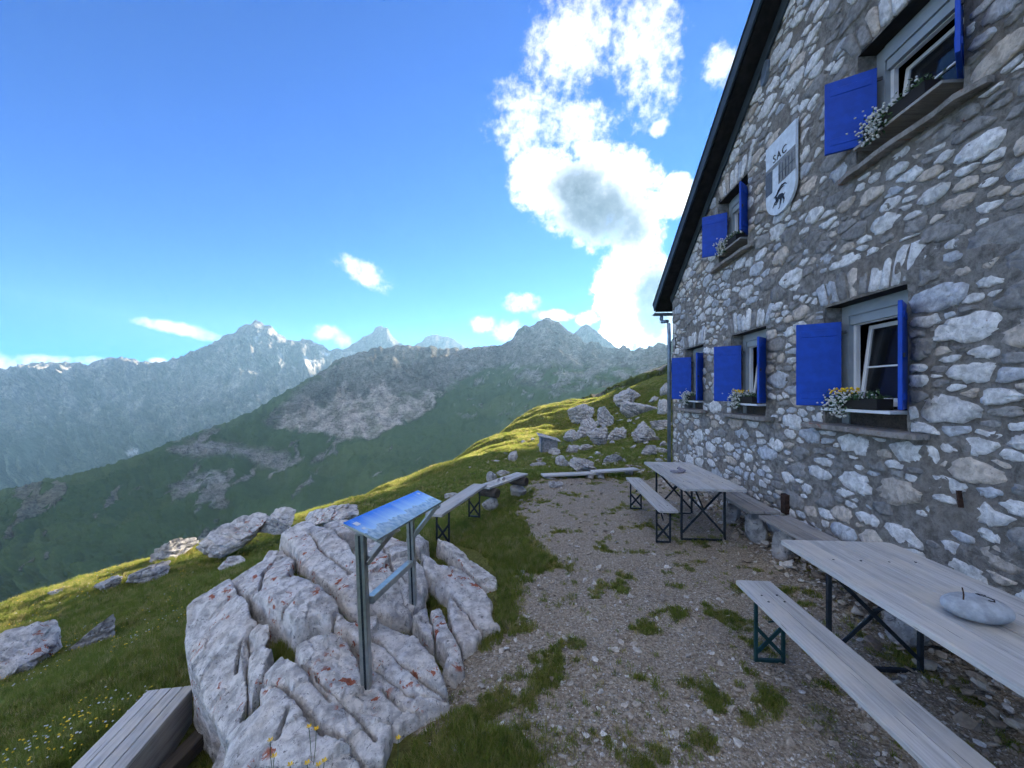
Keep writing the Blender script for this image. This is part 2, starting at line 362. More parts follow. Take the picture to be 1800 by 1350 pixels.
def mat_ground():
    m, n, L, b = material('ground', 0.95, 0.1); p = pos(n); g = attr(n, 'Col')
    sep = n('ShaderNodeSeparateColor', ins={0: g.outputs[0]})
    med = noise(n, p, 6, 6, 0.65); fine = noise(n, p, 45, 6, 0.7)
    vo = n('ShaderNodeTexVoronoi', ins={0: p, 2: 55.0, 8: 1.0}); vc = n('ShaderNodeSeparateColor', ins={0: vo.outputs['Color']})
    soil = mixc(n, mrange(n, fine, 0.35, 0.65), (0.19, 0.152, 0.11, 1), (0.45, 0.385, 0.305, 1))
    peb = mixc(n, vc.outputs[0], (0.31, 0.275, 0.225, 1), (0.62, 0.58, 0.52, 1))
    pm = math_(n, 'MULTIPLY', mrange(n, vo.outputs['Distance'], 0.30, 0.5, 1, 0), mrange(n, math_(n, 'ADD', vc.outputs[1], math_(n, 'MULTIPLY', math_(n, 'SUBTRACT', med, 0.5), 1.6)), 0.42, 0.6))
    bare = mixc(n, pm, soil, peb)
    turf = mixc(n, mrange(n, fine, 0.35, 0.65), (0.10, 0.105, 0.028, 1), (0.20, 0.20, 0.055, 1))
    turf = mixc(n, math_(n, 'MULTIPLY', mrange(n, med, 0.5, 0.7), 0.5), turf, (0.10, 0.085, 0.035, 1))
    f = math_(n, 'ADD', sep.outputs[0], math_(n, 'MULTIPLY', math_(n, 'SUBTRACT', med, 0.5), 0.5))
    c = mixc(n, mrange(n, f, 0.4, 0.6), bare, turf)
    L.new(c, b.inputs[0]); bump(n, L, b, math_(n, 'ADD', fine, math_(n, 'MULTIPLY', pm, 0.6)), 0.9, 0.02); MAT['ground'] = m
mat_ground()
def mat_grass():
    m, n, L, b = material('grass', 0.6, 0.2); oi = n('ShaderNodeObjectInfo'); p = pos(n)
    patch = noise(n, p, 0.9, 4, 0.6)
    c = ramp(n, oi.outputs['Random'], [(0, (0.15, 0.195, 0.036)), (0.3, (0.215, 0.265, 0.050)), (0.6, (0.30, 0.315, 0.072)), (0.85, (0.41, 0.35, 0.13)), (1, (0.50, 0.42, 0.20))])
    c = mixc(n, math_(n, 'MULTIPLY', mrange(n, patch, 0.4, 0.65), 0.55), c, (0.18, 0.235, 0.042, 1))
    L.new(c, b.inputs[0])
    tr = n('ShaderNodeBsdfTranslucent'); L.new(c, tr.inputs[0]); mx = n('ShaderNodeMixShader', ins={0: 0.62})
    L.new(b.outputs[0], mx.inputs[1]); L.new(tr.outputs[0], mx.inputs[2])
    L.new(mx.outputs[0], [x for x in m.node_tree.nodes if x.type == 'OUTPUT_MATERIAL'][0].inputs[0]); MAT['grass'] = m
mat_grass()
def mat_pebble():
    m, n, L, b = material('pebble', 0.9, 0.15); oi = n('ShaderNodeObjectInfo')
    c = ramp(n, oi.outputs['Random'], [(0, (0.24, 0.195, 0.15)), (0.45, (0.37, 0.32, 0.26)), (0.8, (0.50, 0.465, 0.415)), (1, (0.66, 0.64, 0.61))])
    f = noise(n, objc(n), 1.6, 5, 0.65); c = n('ShaderNodeVectorMath', operation='SCALE', ins={0: c, 3: mrange(n, f, 0.3, 0.7, 0.7, 1.15)}).outputs[0]
    L.new(c, b.inputs[0]); MAT['pebble'] = m
mat_pebble()
def mat_mountain():
    m, n, L, b = material('mountain', 1.0, 0.0); p = pos(n); c = attr(n, 'Col').outputs[0]
    f = noise(n, p, 0.02, 8, 0.7); f2 = noise(n, n('ShaderNodeMapping', ins={0: p, 3: (1, 1, 3.0)}).outputs[0], 0.06, 6, 0.7)
    f3 = noise(n, p, 0.22, 4, 0.7)
    sc = n('ShaderNodeSeparateColor', ins={0: c}); rk = mrange(n, math_(n, 'DIVIDE', sc.outputs[1], sc.outputs[0]), 1.05, 1.35, 1.0, 0.22)
    v = math_(n, 'ADD', math_(n, 'ADD', mrange(n, f, 0.3, 0.7, 0.55, 1.4), mrange(n, f2, 0.3, 0.7, -0.35, 0.35)), mrange(n, f3, 0.3, 0.7, -0.3, 0.3))
    v = math_(n, 'ADD', 1.0, math_(n, 'MULTIPLY', math_(n, 'SUBTRACT', v, 1.0), rk))
    L.new(n('ShaderNodeVectorMath', operation='SCALE', ins={0: c, 3: v}).outputs[0], b.inputs[0])
    bump(n, L, b, math_(n, 'MULTIPLY', rk, math_(n, 'ADD', f2, math_(n, 'MULTIPLY', f3, 0.4))), 0.9, 14.0); MAT['mountain'] = m
mat_mountain()
def mat_panel():
    m, n, L, b = material('panorama_print', 0.22, 0.5)
    uv = n('ShaderNodeSeparateXYZ', ins={0: objc(n)}); x, y = uv.outputs[0], uv.outputs[1]
    nz = n('ShaderNodeTexNoise', noise_dimensions='1D', ins={1: math_(n, 'MULTIPLY', y, 9.0), 2: 1.0, 3: 6.0, 4: 0.6}).outputs[0]
    line = math_(n, 'ADD', -0.03, math_(n, 'MULTIPLY', math_(n, 'SUBTRACT', nz, 0.5), 0.16))   # skyline across the board
    hgt = math_(n, 'SUBTRACT', math_(n, 'MULTIPLY', x, -1.0), line)
    sky = mixc(n, mrange(n, hgt, 0.0, 0.13, smooth=False), (0.45, 0.68, 0.88, 1), (0.02, 0.17, 0.72, 1))
    nv = noise(n, objc(n), 26, 6, 0.6)
    mt = mixc(n, mrange(n, nv, 0.35, 0.65), (0.16, 0.27, 0.36, 1), (0.48, 0.58, 0.62, 1))
    mt = mixc(n, mrange(n, hgt, -0.10, -0.02, 0.6, 0.0), mt, (0.20, 0.27, 0.20, 1))
    L.new(mixc(n, mrange(n, hgt, -0.004, 0.004), mt, sky), b.inputs[0]); MAT['panel'] = m
mat_panel()
def mat_haze():
    m = bpy.data.materials.new('haze'); m.use_nodes = True; m.node_tree.nodes.clear(); n, L = NT(m.node_tree)
    v = n('ShaderNodeVolumePrincipled'); v.inputs['Color'].default_value = (0.34, 0.66, 1.0, 1)
    v.inputs['Density'].default_value = HAZE; v.inputs['Anisotropy'].default_value = 0.25
    L.new(v.outputs[0], n('ShaderNodeOutputMaterial').inputs['Volume']); MAT['haze'] = m
HAZE = 5.0e-5
mat_haze()

# ------------------------------------------------------------------ the ground
GP = [P(*q) for q in [
    (0,1075,8.5),(100,1048,9.5),(200,1015,10.5),(300,985,11.5),(420,948,12),(520,915,13),(620,890,15),(700,852,20),(780,814,28),(850,777,40),(900,748,52),
    (940,724,68),(1000,715,75),(1050,702,70),(1110,690,62),(800,830,14),(880,800,17),(963,797,22),(1040,790,20),(1100,800,15),(1150,800,12),
    (1170,730,30),(1100,745,30),(1040,755,32),(1170,692,42),(1000,742,45),(900,777,34),(250,1100,5.13),(400,1010,6.1),(480,965,8),(100,1200,3.72),
    (0,1180,4.7),(0,1350,2.82),(150,1310,2.68),(300,1130,4.16),(720,880,10),(760,905,7.6)]]
GP += [(x, y, 0.0) for x in (0.2, 1.6, 3.0, 4.5) for y in (0.5, 2.5, 4.5, 6.5, 8.8)] + [
    (0.2,1.5,0.0),(-0.4,3.6,0.0),(-0.6,5.2,-0.02),(-1.5,5.8,-0.25),(-0.9,2.0,-0.12),(-0.5,1.2,-0.03),(-2.0,3.2,-0.7),(-2.0,2.2,-0.75),(-1.6,2.7,-0.6),(-2.35,2.6,-0.95),(-2.3,3.0,-0.9),(-2.6,4.4,-0.7),
    (-1.3,4.4,-0.1),(-1,0,-0.25),(-3,0,-0.8),(-8,0,-2.7),(-8,-6,-2.4),(3,-4,0),(-1,-5,0),(-4,-5,-1.0),(10,0,0.3),(10,-6,0.3),(10,9,0.3),(7,5,0.05),(9,14,0.2),(16,12,1.2),
    (14,22,0.9),(24,30,3.0),(30,45,5.0),(34,62,6.0),(24,75,3.0),(0,80,-6),(-10,60,-14),(-14,40,-13),(-16,24,-11),(-19,13,-9.5),(-20,4,-8),(-20,-8,-7)]
tps = TPS(GP, 0.02)
OUT_POLY = None
def ground_base(x, y):
    z = tps(np.clip(x, -24, 36), np.clip(y, -9, 84))
    s = (x+12)*0.96-(y-10)*0.27
    far = np.where(s < 0, -4+0.6*s, -4+0.13*np.minimum(s, 120))-0.3*np.maximum(y-80, 0)
    ov = np.maximum(np.maximum(-24-x, x-36), np.maximum(-9-y, y-84))
    w = sstep(-4, 30, ov)
    return np.maximum(z*(1-w)+far*w-0.3*np.maximum(ov, 0)*(1-w)*(x < 10), -420)
TERRACE = [(945,842),(905,905),(965,985),(905,1050),(890,1115),(800,1170),(770,1240),(860,1290),(960,1350),(980,2400),(4000,2400),(4000,1000),(1480,1010),(1180,830),(1130,842)]
TERRACE_XY = [PZ(a, b, 0.0)[:2] for a, b in TERRACE]
def terrace_d(x, y): return poly_dist(TERRACE_XY, x, y)
WA = math.atan(50/F)                                                  # the wall runs towards the vanishing point at column 950
WD = 3.06
wdir = Vector((math.sin(WA), math.cos(WA), 0)); wnor = Vector((-math.cos(WA), math.sin(WA), 0))
def wall_perp(x, y): return WD-(x*math.cos(WA)-y*math.sin(WA))        # metres in front of the wall plane
def grass_amount(x, y):
    d = terrace_d(x, y)
    g = sstep(0.25, -0.25, d+0.35*fbm(x*1.3, y*1.3, 3.0, 3))
    tuft = sstep(0.16, 0.50, 0.85*fbm(x*2.3, y*2.3, 8.0, 4, 0.6)+0.42*fbm(x*6, y*6, 1.0, 2)-0.12*sstep(1.0, 0.2, wall_perp(x, y)))
    return np.clip(np.maximum(g, tuft*0.95), 0, 1)
def ground_z(x, y):
    x = np.asarray(x, float); y = np.asarray(y, float)
    z = ground_base(x, y); r = np.hypot(x, y-2)
    flat = sstep(-0.6, 0.6, -terrace_d(x, y)) if np.size(x) < 3e5 else 1
    amp = np.clip(r*0.022, 0.02, 0.32)
    hum = fbm(x*0.55, y*0.55, 0.5, 3)*amp*0.55*(0.15+0.85*flat)+fbm(x*0.11, y*0.11, 4.5, 3)*np.clip((r-6)*0.03, 0, 1.1)
    return z+hum+fbm(x*3.1, y*3.1, 2.0, 3)*0.018
def at_ground(px, py):                                                # where the ray through a picture point meets the ground
    u, v = (px-CX)/F, (py-HY)/F
    ds = np.geomspace(1.0, 160, 1500); f = H-v*ds-ground_z(u*ds, ds)
    i = int(np.argmax(f < 0)); d = ds[i] if f[i] < 0 else 60.0
    return (u*d, d, float(ground_z(u*d, d)))
def gz(x, y): return float(ground_z(np.array([x]), np.array([y]))[0])
def build_ground():
    tx = np.linspace(-math.asinh(900/2.2), math.asinh(900/2.2), 470); xs = 2.2*np.sinh(tx)
    ty = np.linspace(-math.asinh(40/2.2), math.asinh(1500/2.2), 520); ys = 3.0+2.2*np.sinh(ty)
    X, Y = np.meshgrid(xs, ys); Z = ground_z(X, Y); G = grass_amount(X, Y)
    V = np.stack([X, Y, Z], -1).reshape(-1, 3)
    G = np.where(terrace_d(X, Y) > 0.1, G*0.62, G)
    col = np.stack([G, G, G], -1).reshape(-1, 3)
    return struct(obj('ground', mesh_np('ground', V, grid_faces(*X.shape), MAT['ground'], col=col)))
build_ground()

# ------------------------------------------------------------------ mountains
def mountain(name, crest, base, cols, rows, amp, freq, colour, p=1.25, back=0.35, seed=0.0, jag=0.0, vstretch=1.0, spur=0.016, samp=0.8):
    cr = np.array(crest, float); ba = np.array(base, float)
    px = np.unique(np.concatenate([np.linspace(cr[0, 0], cr[-1, 0], cols), cr[:, 0]]))
    cpy, cd = np.interp(px, cr[:, 0], cr[:, 1]), np.interp(px, cr[:, 0], cr[:, 2])
    bpy_, bd = np.interp(px, ba[:, 0], ba[:, 1]), np.interp(px, ba[:, 0], ba[:, 2])
    if jag: cpy = cpy+jag*fbm(px*0.055, seed, 0.0, 5, 0.62)
    t = np.concatenate([np.linspace(-back, 0, max(6, rows//6))[:-1], np.linspace(0, 1, rows)])[:, None]
    zc = H-(cpy-HY)/F*cd; zb = H-(bpy_-HY)/F*bd
    tt = np.clip(t, 0, 1)
    D = cd+(bd-cd)*t; Z = zb+(zc-zb)*(1-tt)**p+np.minimum(t, 0)*(zc-zb)*2.2
    X = (px-CX)/F*D; Y = D+0*px
    e = sstep(0.0, 0.14, np.abs(t))*0.93+0.07; e = e*(1-0.6*sstep(0.85, 1.0, t))
    q = (ridged(X*freq+seed, Y*freq, Z*freq*vstretch, 6, 0.52)-1.1)*amp*e+fbm(X*freq*5, Y*freq*5, Z*freq*5+seed, 5, 0.68)*amp*0.20*np.clip(e, 0.2, 1)
    sp = (ridged(px*spur+seed+0.35*fbm(X*freq, Y*freq, Z*freq, 3), t*1.1+0.3*seed, 0.0, 4, 0.5)-1.05)*amp*samp*np.minimum(e, sstep(0.0, 0.3, np.abs(t)))
    rb = (ridged(px*0.055+seed+0.5*fbm(X*freq*2, Y*freq*2, Z*freq*2, 3), t*2.2, 0.0, 4, 0.55)-1.05)*amp*0.55*np.minimum(e, 1-sstep(0.25, 0.55, t))*(sstep(470, 560, px) if seed == 3.0 else 1.0)
    q = q*0.75+sp+rb
    Z = Z+q; Y = Y-q*0.6+fbm(X*freq*0.7, Z*freq*1.3, seed, 3)*amp*0.8*e
    PX = CX+F*X/Y; PY = HY-F*(Z-H)/Y
    c = colour(PX, PY, X, Y, Z, t+0*px)
    V = np.stack([X, Y, Z], -1).reshape(-1, 3)
    return struct(obj(name, mesh_np(name, V, grid_faces(*X.shape)[:, ::-1], MAT['mountain'], col=c.reshape(-1, 3))))
def lay(c, m, col): return c*(1-m[..., None])+np.array(col)*m[..., None]
def col_green(PX, PY, X, Y, Z, t):
    wx = PX+14*fbm(X*.012, Y*.012, Z*.012, 4); wy = PY+10*fbm(X*.012+9, Y*.012, Z*.012, 4)
    c = np.zeros(PX.shape+(3,))+np.array((0.050, 0.082, 0.026))
    c = lay(c, sstep(-0.1, 0.5, fbm(X*.004, Y*.004, Z*.004, 4))*0.55, (0.085, 0.115, 0.038))
    # rock: pale streaks down the lower slope, crags along the crest, the scree fan
    st = fbm(wx*0.020+wy*0.018, (wx*0.6-wy)*0.0065, 3.3, 4, 0.55)
    c = lay(c, sstep(0.30, 0.46, st)*sstep(250, 340, PX)*sstep(800, 690, PX)*sstep(735, 775, PY)*0.85, (0.30, 0.28, 0.26))
    c = lay(c, sstep(0.40, 0.52, st)*sstep(320, 240, PX)*0.6, (0.25, 0.22, 0.20))
    def pm(poly, s=9): return sstep(-s, s, poly_dist(poly, wx, wy))
    c = lay(c, pm([(300,790),(345,772),(420,782),(505,800),(500,828),(450,815),(400,800),(330,805)])*0.85, (0.34, 0.32, 0.30))
    c = lay(c, pm([(300,858),(385,828),(392,840),(330,860)], 5)*0.85, (0.36, 0.35, 0.34))
    crag = pm([(470,745),(520,690),(560,655),(600,628),(650,606),(720,600),(790,606),(905,580),(960,545),(1030,590),(1180,590),(1180,640),(1000,640),(900,640),(830,655),(770,690),(730,690),(690,700),(600,700),(540,720)], 10)
    c = lay(c, crag*0.95, (0.22, 0.205, 0.19))
    c = lay(c, crag*sstep(0.05, 0.35, fbm(wx*.03, wy*.012, 6.0, 4)), (0.14, 0.132, 0.125))
    c = lay(c, pm([(478,752),(540,705),(575,715),(600,672),(640,700),(668,668),(700,700),(770,690),(765,700),(735,735),(690,752),(640,770),(575,765)], 4)*0.95*(0.55+0.45*sstep(-0.3, 0.2, fbm(wx*.05, wy*.05, 4.0, 4))), (0.50, 0.44, 0.40))
    c = lay(c, pm([(900,640),(1000,636),(1180,640),(1180,700),(1050,690),(960,680),(905,665)], 16)*sstep(-0.25, 0.3, fbm(wx*.02, wy*.05, 2.0, 4)), (0.26, 0.25, 0.235))
    c = lay(c, sstep(0.32, 0.42, fbm(wx*.03, wy*.06, 12.0, 4))*sstep(790, 820, PX)*sstep(760, 690, PY)*0.7, (0.33, 0.32, 0.30))
    return c
def col_range(PX, PY, X, Y, Z, t):
    wx = PX+10*fbm(X*.004, Y*.004, Z*.004, 4); wy = PY+8*fbm(X*.004+9, Y*.004, Z*.004, 4)
    c = np.zeros(PX.shape+(3,))+np.array((0.20, 0.19, 0.185))
    c = lay(c, sstep(0.0, 0.4, fbm(wx*.018, wy*.03, 1.0, 4))*0.7, (0.12, 0.115, 0.112))
    c = lay(c, sstep(0.15, 0.4, fbm(wx*.05+wy*.03, wy*.02, 5.0, 4))*0.8, (0.33, 0.315, 0.30))
    c = lay(c, sstep(690, 790, wy+25*fbm(wx*.03, wy*.03, 7.0, 3))*0.75, (0.07, 0.10, 0.05))
    def pm(poly, s=3): return sstep(-s, s, poly_dist(poly, PX+2*fbm(PX*.2, PY*.2, 0, 2), PY))
    for q in ([(446,594),(456,588),(454,604),(448,602)], [(536,625),(552,640),(546,648),(538,640)], [(513,643),(520,647),(518,654)], [(221,796),(232,788),(243,790),(240,800),(226,803)], [(562,618),(580,622),(575,626)]):
        c = lay(c, pm(q), (0.62, 0.64, 0.67))
    return c
def col_far(PX, PY, X, Y, Z, t):
    c = np.zeros(PX.shape+(3,))+np.array((0.18, 0.172, 0.165))
    return lay(c, sstep(0.0, 0.4, fbm(PX*.05, PY*.06, 1.0, 4))*0.6, (0.14, 0.135, 0.13))
def col_hill(PX, PY, X, Y, Z, t):
    c = np.zeros(PX.shape+(3,))+np.array((0.075, 0.10, 0.032))
    c = lay(c, sstep(0.15, 0.4, fbm(X*.05, Y*.05, Z*.05, 4)), (0.28, 0.27, 0.25))
    return lay(c, sstep(0, 12, Z-22), (0.27, 0.26, 0.245))
mountain('mountain', [(-250,900,820),(-120,885,840),(0,862,900),(60,850,950),(200,815,1100),(330,767,1350),(440,724,1650),(500,690,1850),(560,656,2050),(600,630,2200),
    (650,613,2300),(720,607,2450),(790,613,2600),(830,611,2750),(880,607,2950),(900,596,3050),(912,578,3100),(935,570,3150),(960,558,3200),(982,566,3200),(1000,582,3150),(1030,602,3050),(1080,614,2900),
    (1110,615,2700),(1140,609,2500),(1180,601,2300),(1320,575,2100)],
    [(-250,1220,440),(0,1150,480),(300,1030,600),(600,920,800),(780,860,900),(900,790,950),(960,745,1000),(1050,715,900),(1180,690,800),(1400,690,800)], 820, 250, 48, 0.0040, col_green, p=1.15, seed=3.0, jag=4.5, spur=0.011, samp=0.4)
mountain('mountain', [(-260,700,4200),(-60,690,4300),(0,661,4500),(30,646,4500),(60,638,4550),(100,638,4600),(155,640,4700),(180,632,4800),(205,627,4900),(230,630,4900),(260,640,4900),(300,632,5000),(330,622,5000),(375,604,5100),
    (400,588,5150),(415,582,5150),(425,576,5150),(448,564,5150),(462,567,5150),(478,577,5150),(505,598,5250),(545,599,5300),(560,604,5300),(580,616,5400),(612,616,5600),(720,640,5800)],
    [(-260,930,2000),(0,900,2100),(250,860,2400),(450,800,2900),(720,760,3400)], 720, 230, 150, 0.0014, col_range, p=1.35, seed=11.0, jag=4.5, spur=0.02, samp=1.1)
mountain('mountain', [(560,640,6500),(600,616,6500),(622,604,6500),(640,592,6500),(655,584,6500),(660,576,6500),(672,573,6500),(682,577,6500),(690,592,6500),(700,603,6600),(725,608,6800),(742,600,7200),(748,592,7300),(768,587,7300),(785,591,7300),(800,597,7300),(812,608,7200),(850,625,7000)],
    [(560,760,4300),(850,740,4600)], 260, 70, 110, 0.0012, col_far, p=1.1, seed=23.0, jag=3.5)
mountain('mountain', [(960,640,4600),(1000,598,4600),(1012,581,4600),(1020,575,4600),(1030,569,4600),(1045,580,4600),(1062,594,4600),(1085,612,4600),(1130,635,4500)],
    [(960,720,3500),(1130,720,3500)], 160, 60, 75, 0.0017, col_far, p=1.1, seed=31.0, jag=3.0)
mountain('hill_with_shade_crag', [(1000,712,240),(1040,696,250),(1060,688,255),(1085,674,260),(1110,664,265),(1135,654,270),(1160,645,280),(1180,635,292),(1185,600,294),(1189,440,296),(1200,405,300),(1260,350,305),(1500,310,315),(1900,300,330),(2600,280,340)],  # right of the house corner: unseen crag added to shade the terrace
    [(1000,790,120),(1180,760,120),(1900,720,120),(2600,720,130)], 300, 90, 5.5, 0.022, col_hill, p=1.0, seed=41.0, jag=1.0)

# ------------------------------------------------------------------ the stone hut, modelled as (along the wall, out of the wall, up)
HM = Matrix.Translation((WD*math.cos(WA), -WD*math.sin(WA), 0)) @ Matrix.Rotation(math.pi/2-WA, 4, 'Z')
S_FAR, S_NEAR = 9.2, -1.6
RID = (S_FAR+S_NEAR)/2
def roof_z(s): return 4.07+0.645*(S_FAR-RID)-0.645*np.abs(s-RID)
hut = thing('mountain_hut', 'stone mountain hut with blue shutters and dark gable roof', 'hut'); hut.matrix_world = HM
WIN = [(3.59+2.03*i, 4.31+2.03*i, 1.77, 2.635, 1.56, 2.81) for i in range(3)]+[(3.16, 3.88, 4.27, 4.95, 4.03, 5.15), (6.08, 6.80, 4.27, 4.95, 4.03, 5.15)]
OPEN = [(a-0.13, b+0.09, sz, lz) for a, b, z0, z1, sz, lz in WIN]
SHIELD = (4.78, 5.38, 4.16, 5.13)
def build_wall():
    ss = np.arange(S_NEAR, S_FAR+0.001, 0.045); zs = np.arange(-0.7, 7.7, 0.045)
    ss = np.unique(np.round(np.concatenate([ss, [v for o in OPEN for v in o[:2]], [S_FAR]]), 4)); zs = np.unique(np.round(np.concatenate([zs, [v for o in OPEN for v in o[2:]]]), 4))
    A, Z = np.meshgrid(ss, zs); top = roof_z(A)+0.05; Zc = np.minimum(Z, top)
    O = 0.014*fbm(A*5, Zc*5, 0.3, 4, 0.6)+0.012*fbm(A*1.1, Zc*1.1, 2.2, 3)
    V = np.stack([A, O, Zc], -1).reshape(-1, 3); Fc = grid_faces(*A.shape)
    ca = (A[:-1, :-1]+A[1:, 1:])/2; cz = (Z[:-1, :-1]+Z[1:, 1:])/2
    keep = (Z[:-1, :-1] < np.minimum(top[:-1, :-1], top[:-1, 1:])).copy()
    for a, b, c, d in OPEN: keep &= ~((ca > a) & (ca < b) & (cz > c) & (cz < d))
    w = obj('wall', mesh_np('wall', V, Fc[keep.ravel()][:, ::-1], MAT['mortar']), hut)
    # the other walls close the house
    m = MB(); D = 8.5; t0, tr = roof_z(S_FAR)+0.0, roof_z(RID)
    m.quad((S_FAR, -0.002, -0.9), (S_FAR, -D, -0.9), (S_FAR, -D, t0), (S_FAR, -0.002, t0))
    m.quad((S_NEAR, -0.002, -0.9), (S_NEAR, -D, -0.9), (S_NEAR, -D, t0), (S_NEAR, -0.002, t0))
    m.bm.faces.new([m.bm.verts.new(q) for q in ((S_NEAR, -D, -0.9), (S_FAR, -D, -0.9), (S_FAR, -D, t0), (RID, -D, tr), (S_NEAR, -D, t0))])
    m.quad((S_NEAR, -0.2, 0.2), (S_FAR, -0.2, 0.2), (S_FAR, -D, 0.2), (S_NEAR, -D, 0.2)); m.quad((S_NEAR, -0.2, 3.4), (S_FAR, -0.2, 3.4), (S_FAR, -D, 3.4), (S_NEAR, -D, 3.4))
    m.build('side_walls', MAT['mortar'], hut)
    return w
wall = build_wall()
def stone_mesh(pts, depth, col, seed):
    """outline (s, z) -> a stone standing a little proud of the mortar"""
    p = np.array(pts); n = len(p); c = p.mean(0); r = np.random.default_rng(seed)
    i1 = c+(p-c)*0.95; i2 = c+(p-c)*(0.45+0.25*r.random((n, 1)))
    g_ = r.normal(0, 0.05, 2); o1 = depth*(0.7+0.4*r.random(n))+(i1-c)@g_; o2 = depth*(0.8+0.5*r.random(n))+(i2-c)@g_
    V = np.concatenate([np.column_stack([p[:, 0], np.full(n, -0.03), p[:, 1]]), np.column_stack([i1[:, 0], o1, i1[:, 1]]), np.column_stack([i2[:, 0], o2, i2[:, 1]]), [[c[0], depth*1.05, c[1]]]])
    F4 = []
    for k in range(n):
        q = (k+1) % n
        for a in (0, n): F4 += [(a+k, a+q, a+n+q), (a+k, a+n+q, a+n+k)]
        F4.append((2*n+k, 2*n+q, 3*n))
    return V, np.array(F4)[:, ::-1], np.tile(np.array(col), (len(V), 1))
def stone_col(r):
    t = r.random(); j = 0.88+0.24*r.random()
    c = (0.70, 0.69, 0.68) if t < 0.47 else (0.49, 0.51, 0.545) if t < 0.62 else (0.57, 0.50, 0.43) if t < 0.74 else (0.29, 0.28, 0.27)
    return [x*j for x in c]
def lay_stones():
    r = np.random.default_rng(5); g = 0.01
    S0, Z0 = S_NEAR, -0.4; nx, nz = int((S_FAR-S_NEAR)/g), int(8.0/g)
    occ = np.zeros((nx, nz), bool)
    a = S0+(np.arange(nx)+.5)*g; z = Z0+(np.arange(nz)+.5)*g
    A, Z = np.meshgrid(a, z, indexing='ij')
    occ |= Z > roof_z(A)-0.04; occ |= A > S_FAR-0.03
    for (x0, x1, y0, y1) in OPEN: occ |= (A > x0-0.02) & (A < x1+0.02) & (Z > y0-0.07) & (Z < y1+0.01)
    for (s0, s1, *_q) in WIN: occ |= (A > s0-0.36) & (A < s1+0.30) & (Z > _q[2]-0.07) & (Z < _q[2]+0.01)
    x0, x1, y0, y1 = SHIELD; occ |= (A > x0+0.02) & (A < x1-0.02) & (Z > y0+0.06) & (Z < y1-0.02)
    out = []
    def outline(w, h, rot, nv, sq):                                  # an angular block with chipped edges
        k = int(r.integers(4, 7)); th = np.linspace(0, 2*np.pi, k, endpoint=False)+r.uniform(0, 6.28)+r.uniform(-.32, .32, k)*4/k
        c, s_ = np.cos(th), np.sin(th); rad = (np.abs(c)**sq+np.abs(s_)**sq)**(-1/sq)*r.uniform(.84, 1.14, k)
        cp = np.column_stack([c*rad*w/2, s_*rad*h/2]); pts = []; per = max(2, int(round(nv/k)))
        for i in range(k):
            a_, b_, z_ = cp[i], cp[(i+1) % k], cp[i-1]
            pts.append(a_*0.94+(b_+z_)*0.03+r.normal(0, 0.012, 2)*w)
            for t in np.linspace(0, 1, per+1)[1:-1]: pts.append((a_+(b_-a_)*t)*(1+r.uniform(0.0, .10))+r.normal(0, 0.022, 2)*w*0.8)
        q = np.array(pts); x, y = q[:, 0], q[:, 1]
        return np.column_stack([x*np.cos(rot)-y*np.sin(rot), x*np.sin(rot)+y*np.cos(rot)])
    def put(cx, cz, pts, gap, force=False):
        q = pts+np.array([cx, cz]); lo = q.min(0)-gap; hi = q.max(0)+gap
        i0, i1 = int((lo[0]-S0)/g), int((hi[0]-S0)/g)+1; j0, j1 = int((lo[1]-Z0)/g), int((hi[1]-Z0)/g)+1
        if i0 < 0 or j0 < 0 or i1 > nx or j1 > nz: return False
        sub = occ[i0:i1, j0:j1]; d = poly_dist(q, A[i0:i1, j0:j1], Z[i0:i1, j0:j1])
        if (sub & (d > -gap)).any(): return False
        sub |= d > -gap*0.3; out.append(q); return True
    for (x0, x1, y0, y1) in OPEN:                                     # upright stones over each opening
        x = x0-0.07; mid = (x0+x1)/2
        while x < x1+0.02:
            w = r.uniform(0.065, 0.125); h = r.uniform(0.22, 0.33); y = y1+0.02; t0, t1 = (x-mid)*0.22, (x+w-mid)*0.22
            q = [(x, y), (x+w*.5, y-.004), (x+w, y), (x+w+t1*.5, y+h*.5), (x+w+t1, y+h*r.uniform(.9, 1)), (x+w*.5+t0, y+h*1.03), (x+t0, y+h*r.uniform(.88, 1)), (x+t0*.5, y+h*.5)]
            if (x+w+t1 < S_FAR-0.05) and y+h*1.05 < min(float(roof_z(x+t0)), float(roof_z(x+w+t1)))-0.05: out.append(np.array(q)+r.normal(0, 0.0065, (8, 2)))
            x += w+r.uniform(0.012, 0.03)
    soldiers = len(out)
    zone = [(x0-0.10, x1+0.10, y1-0.01, y1+0.36) for (x0, x1, y0, y1) in OPEN]
    keepout = [(x0-0.015, x1+0.015, y0-0.06, y1+0.0) for (x0, x1, y0, y1) in OPEN]+zone+[(w_[0]-0.35, w_[1]+0.28, w_[4]-0.055, w_[4]+0.0) for w_ in WIN]+[(SHIELD[0]+0.03, SHIELD[1]-0.03, SHIELD[2]+0.08, SHIELD[3]-0.02)]
    K = 2.05; PA = np.zeros((6000, 2)); RA = np.zeros(6000); cnt = 0
    for rr, tries in ((0.21, 420), (0.155, 1500), (0.105, 5000), (0.068, 9000), (0.045, 5000)):
        for x, z_, jf in zip(r.uniform(S0, S_FAR, tries), r.uniform(Z0, 7.7, tries), r.uniform(0.85, 1.2, tries)):
            if z_ > roof_z(RID)-0.645*abs(x-RID) or any(k0 < x < k1 and q0 < z_ < q1 for k0, k1, q0, q1 in keepout): continue
            q = rr*jf
            if cnt and ((PA[:cnt, 0]-x)**2+((PA[:cnt, 1]-z_)*K)**2 < ((RA[:cnt]+q)*0.86)**2).any(): continue
            PA[cnt] = (x, z_); RA[cnt] = q; cnt += 1
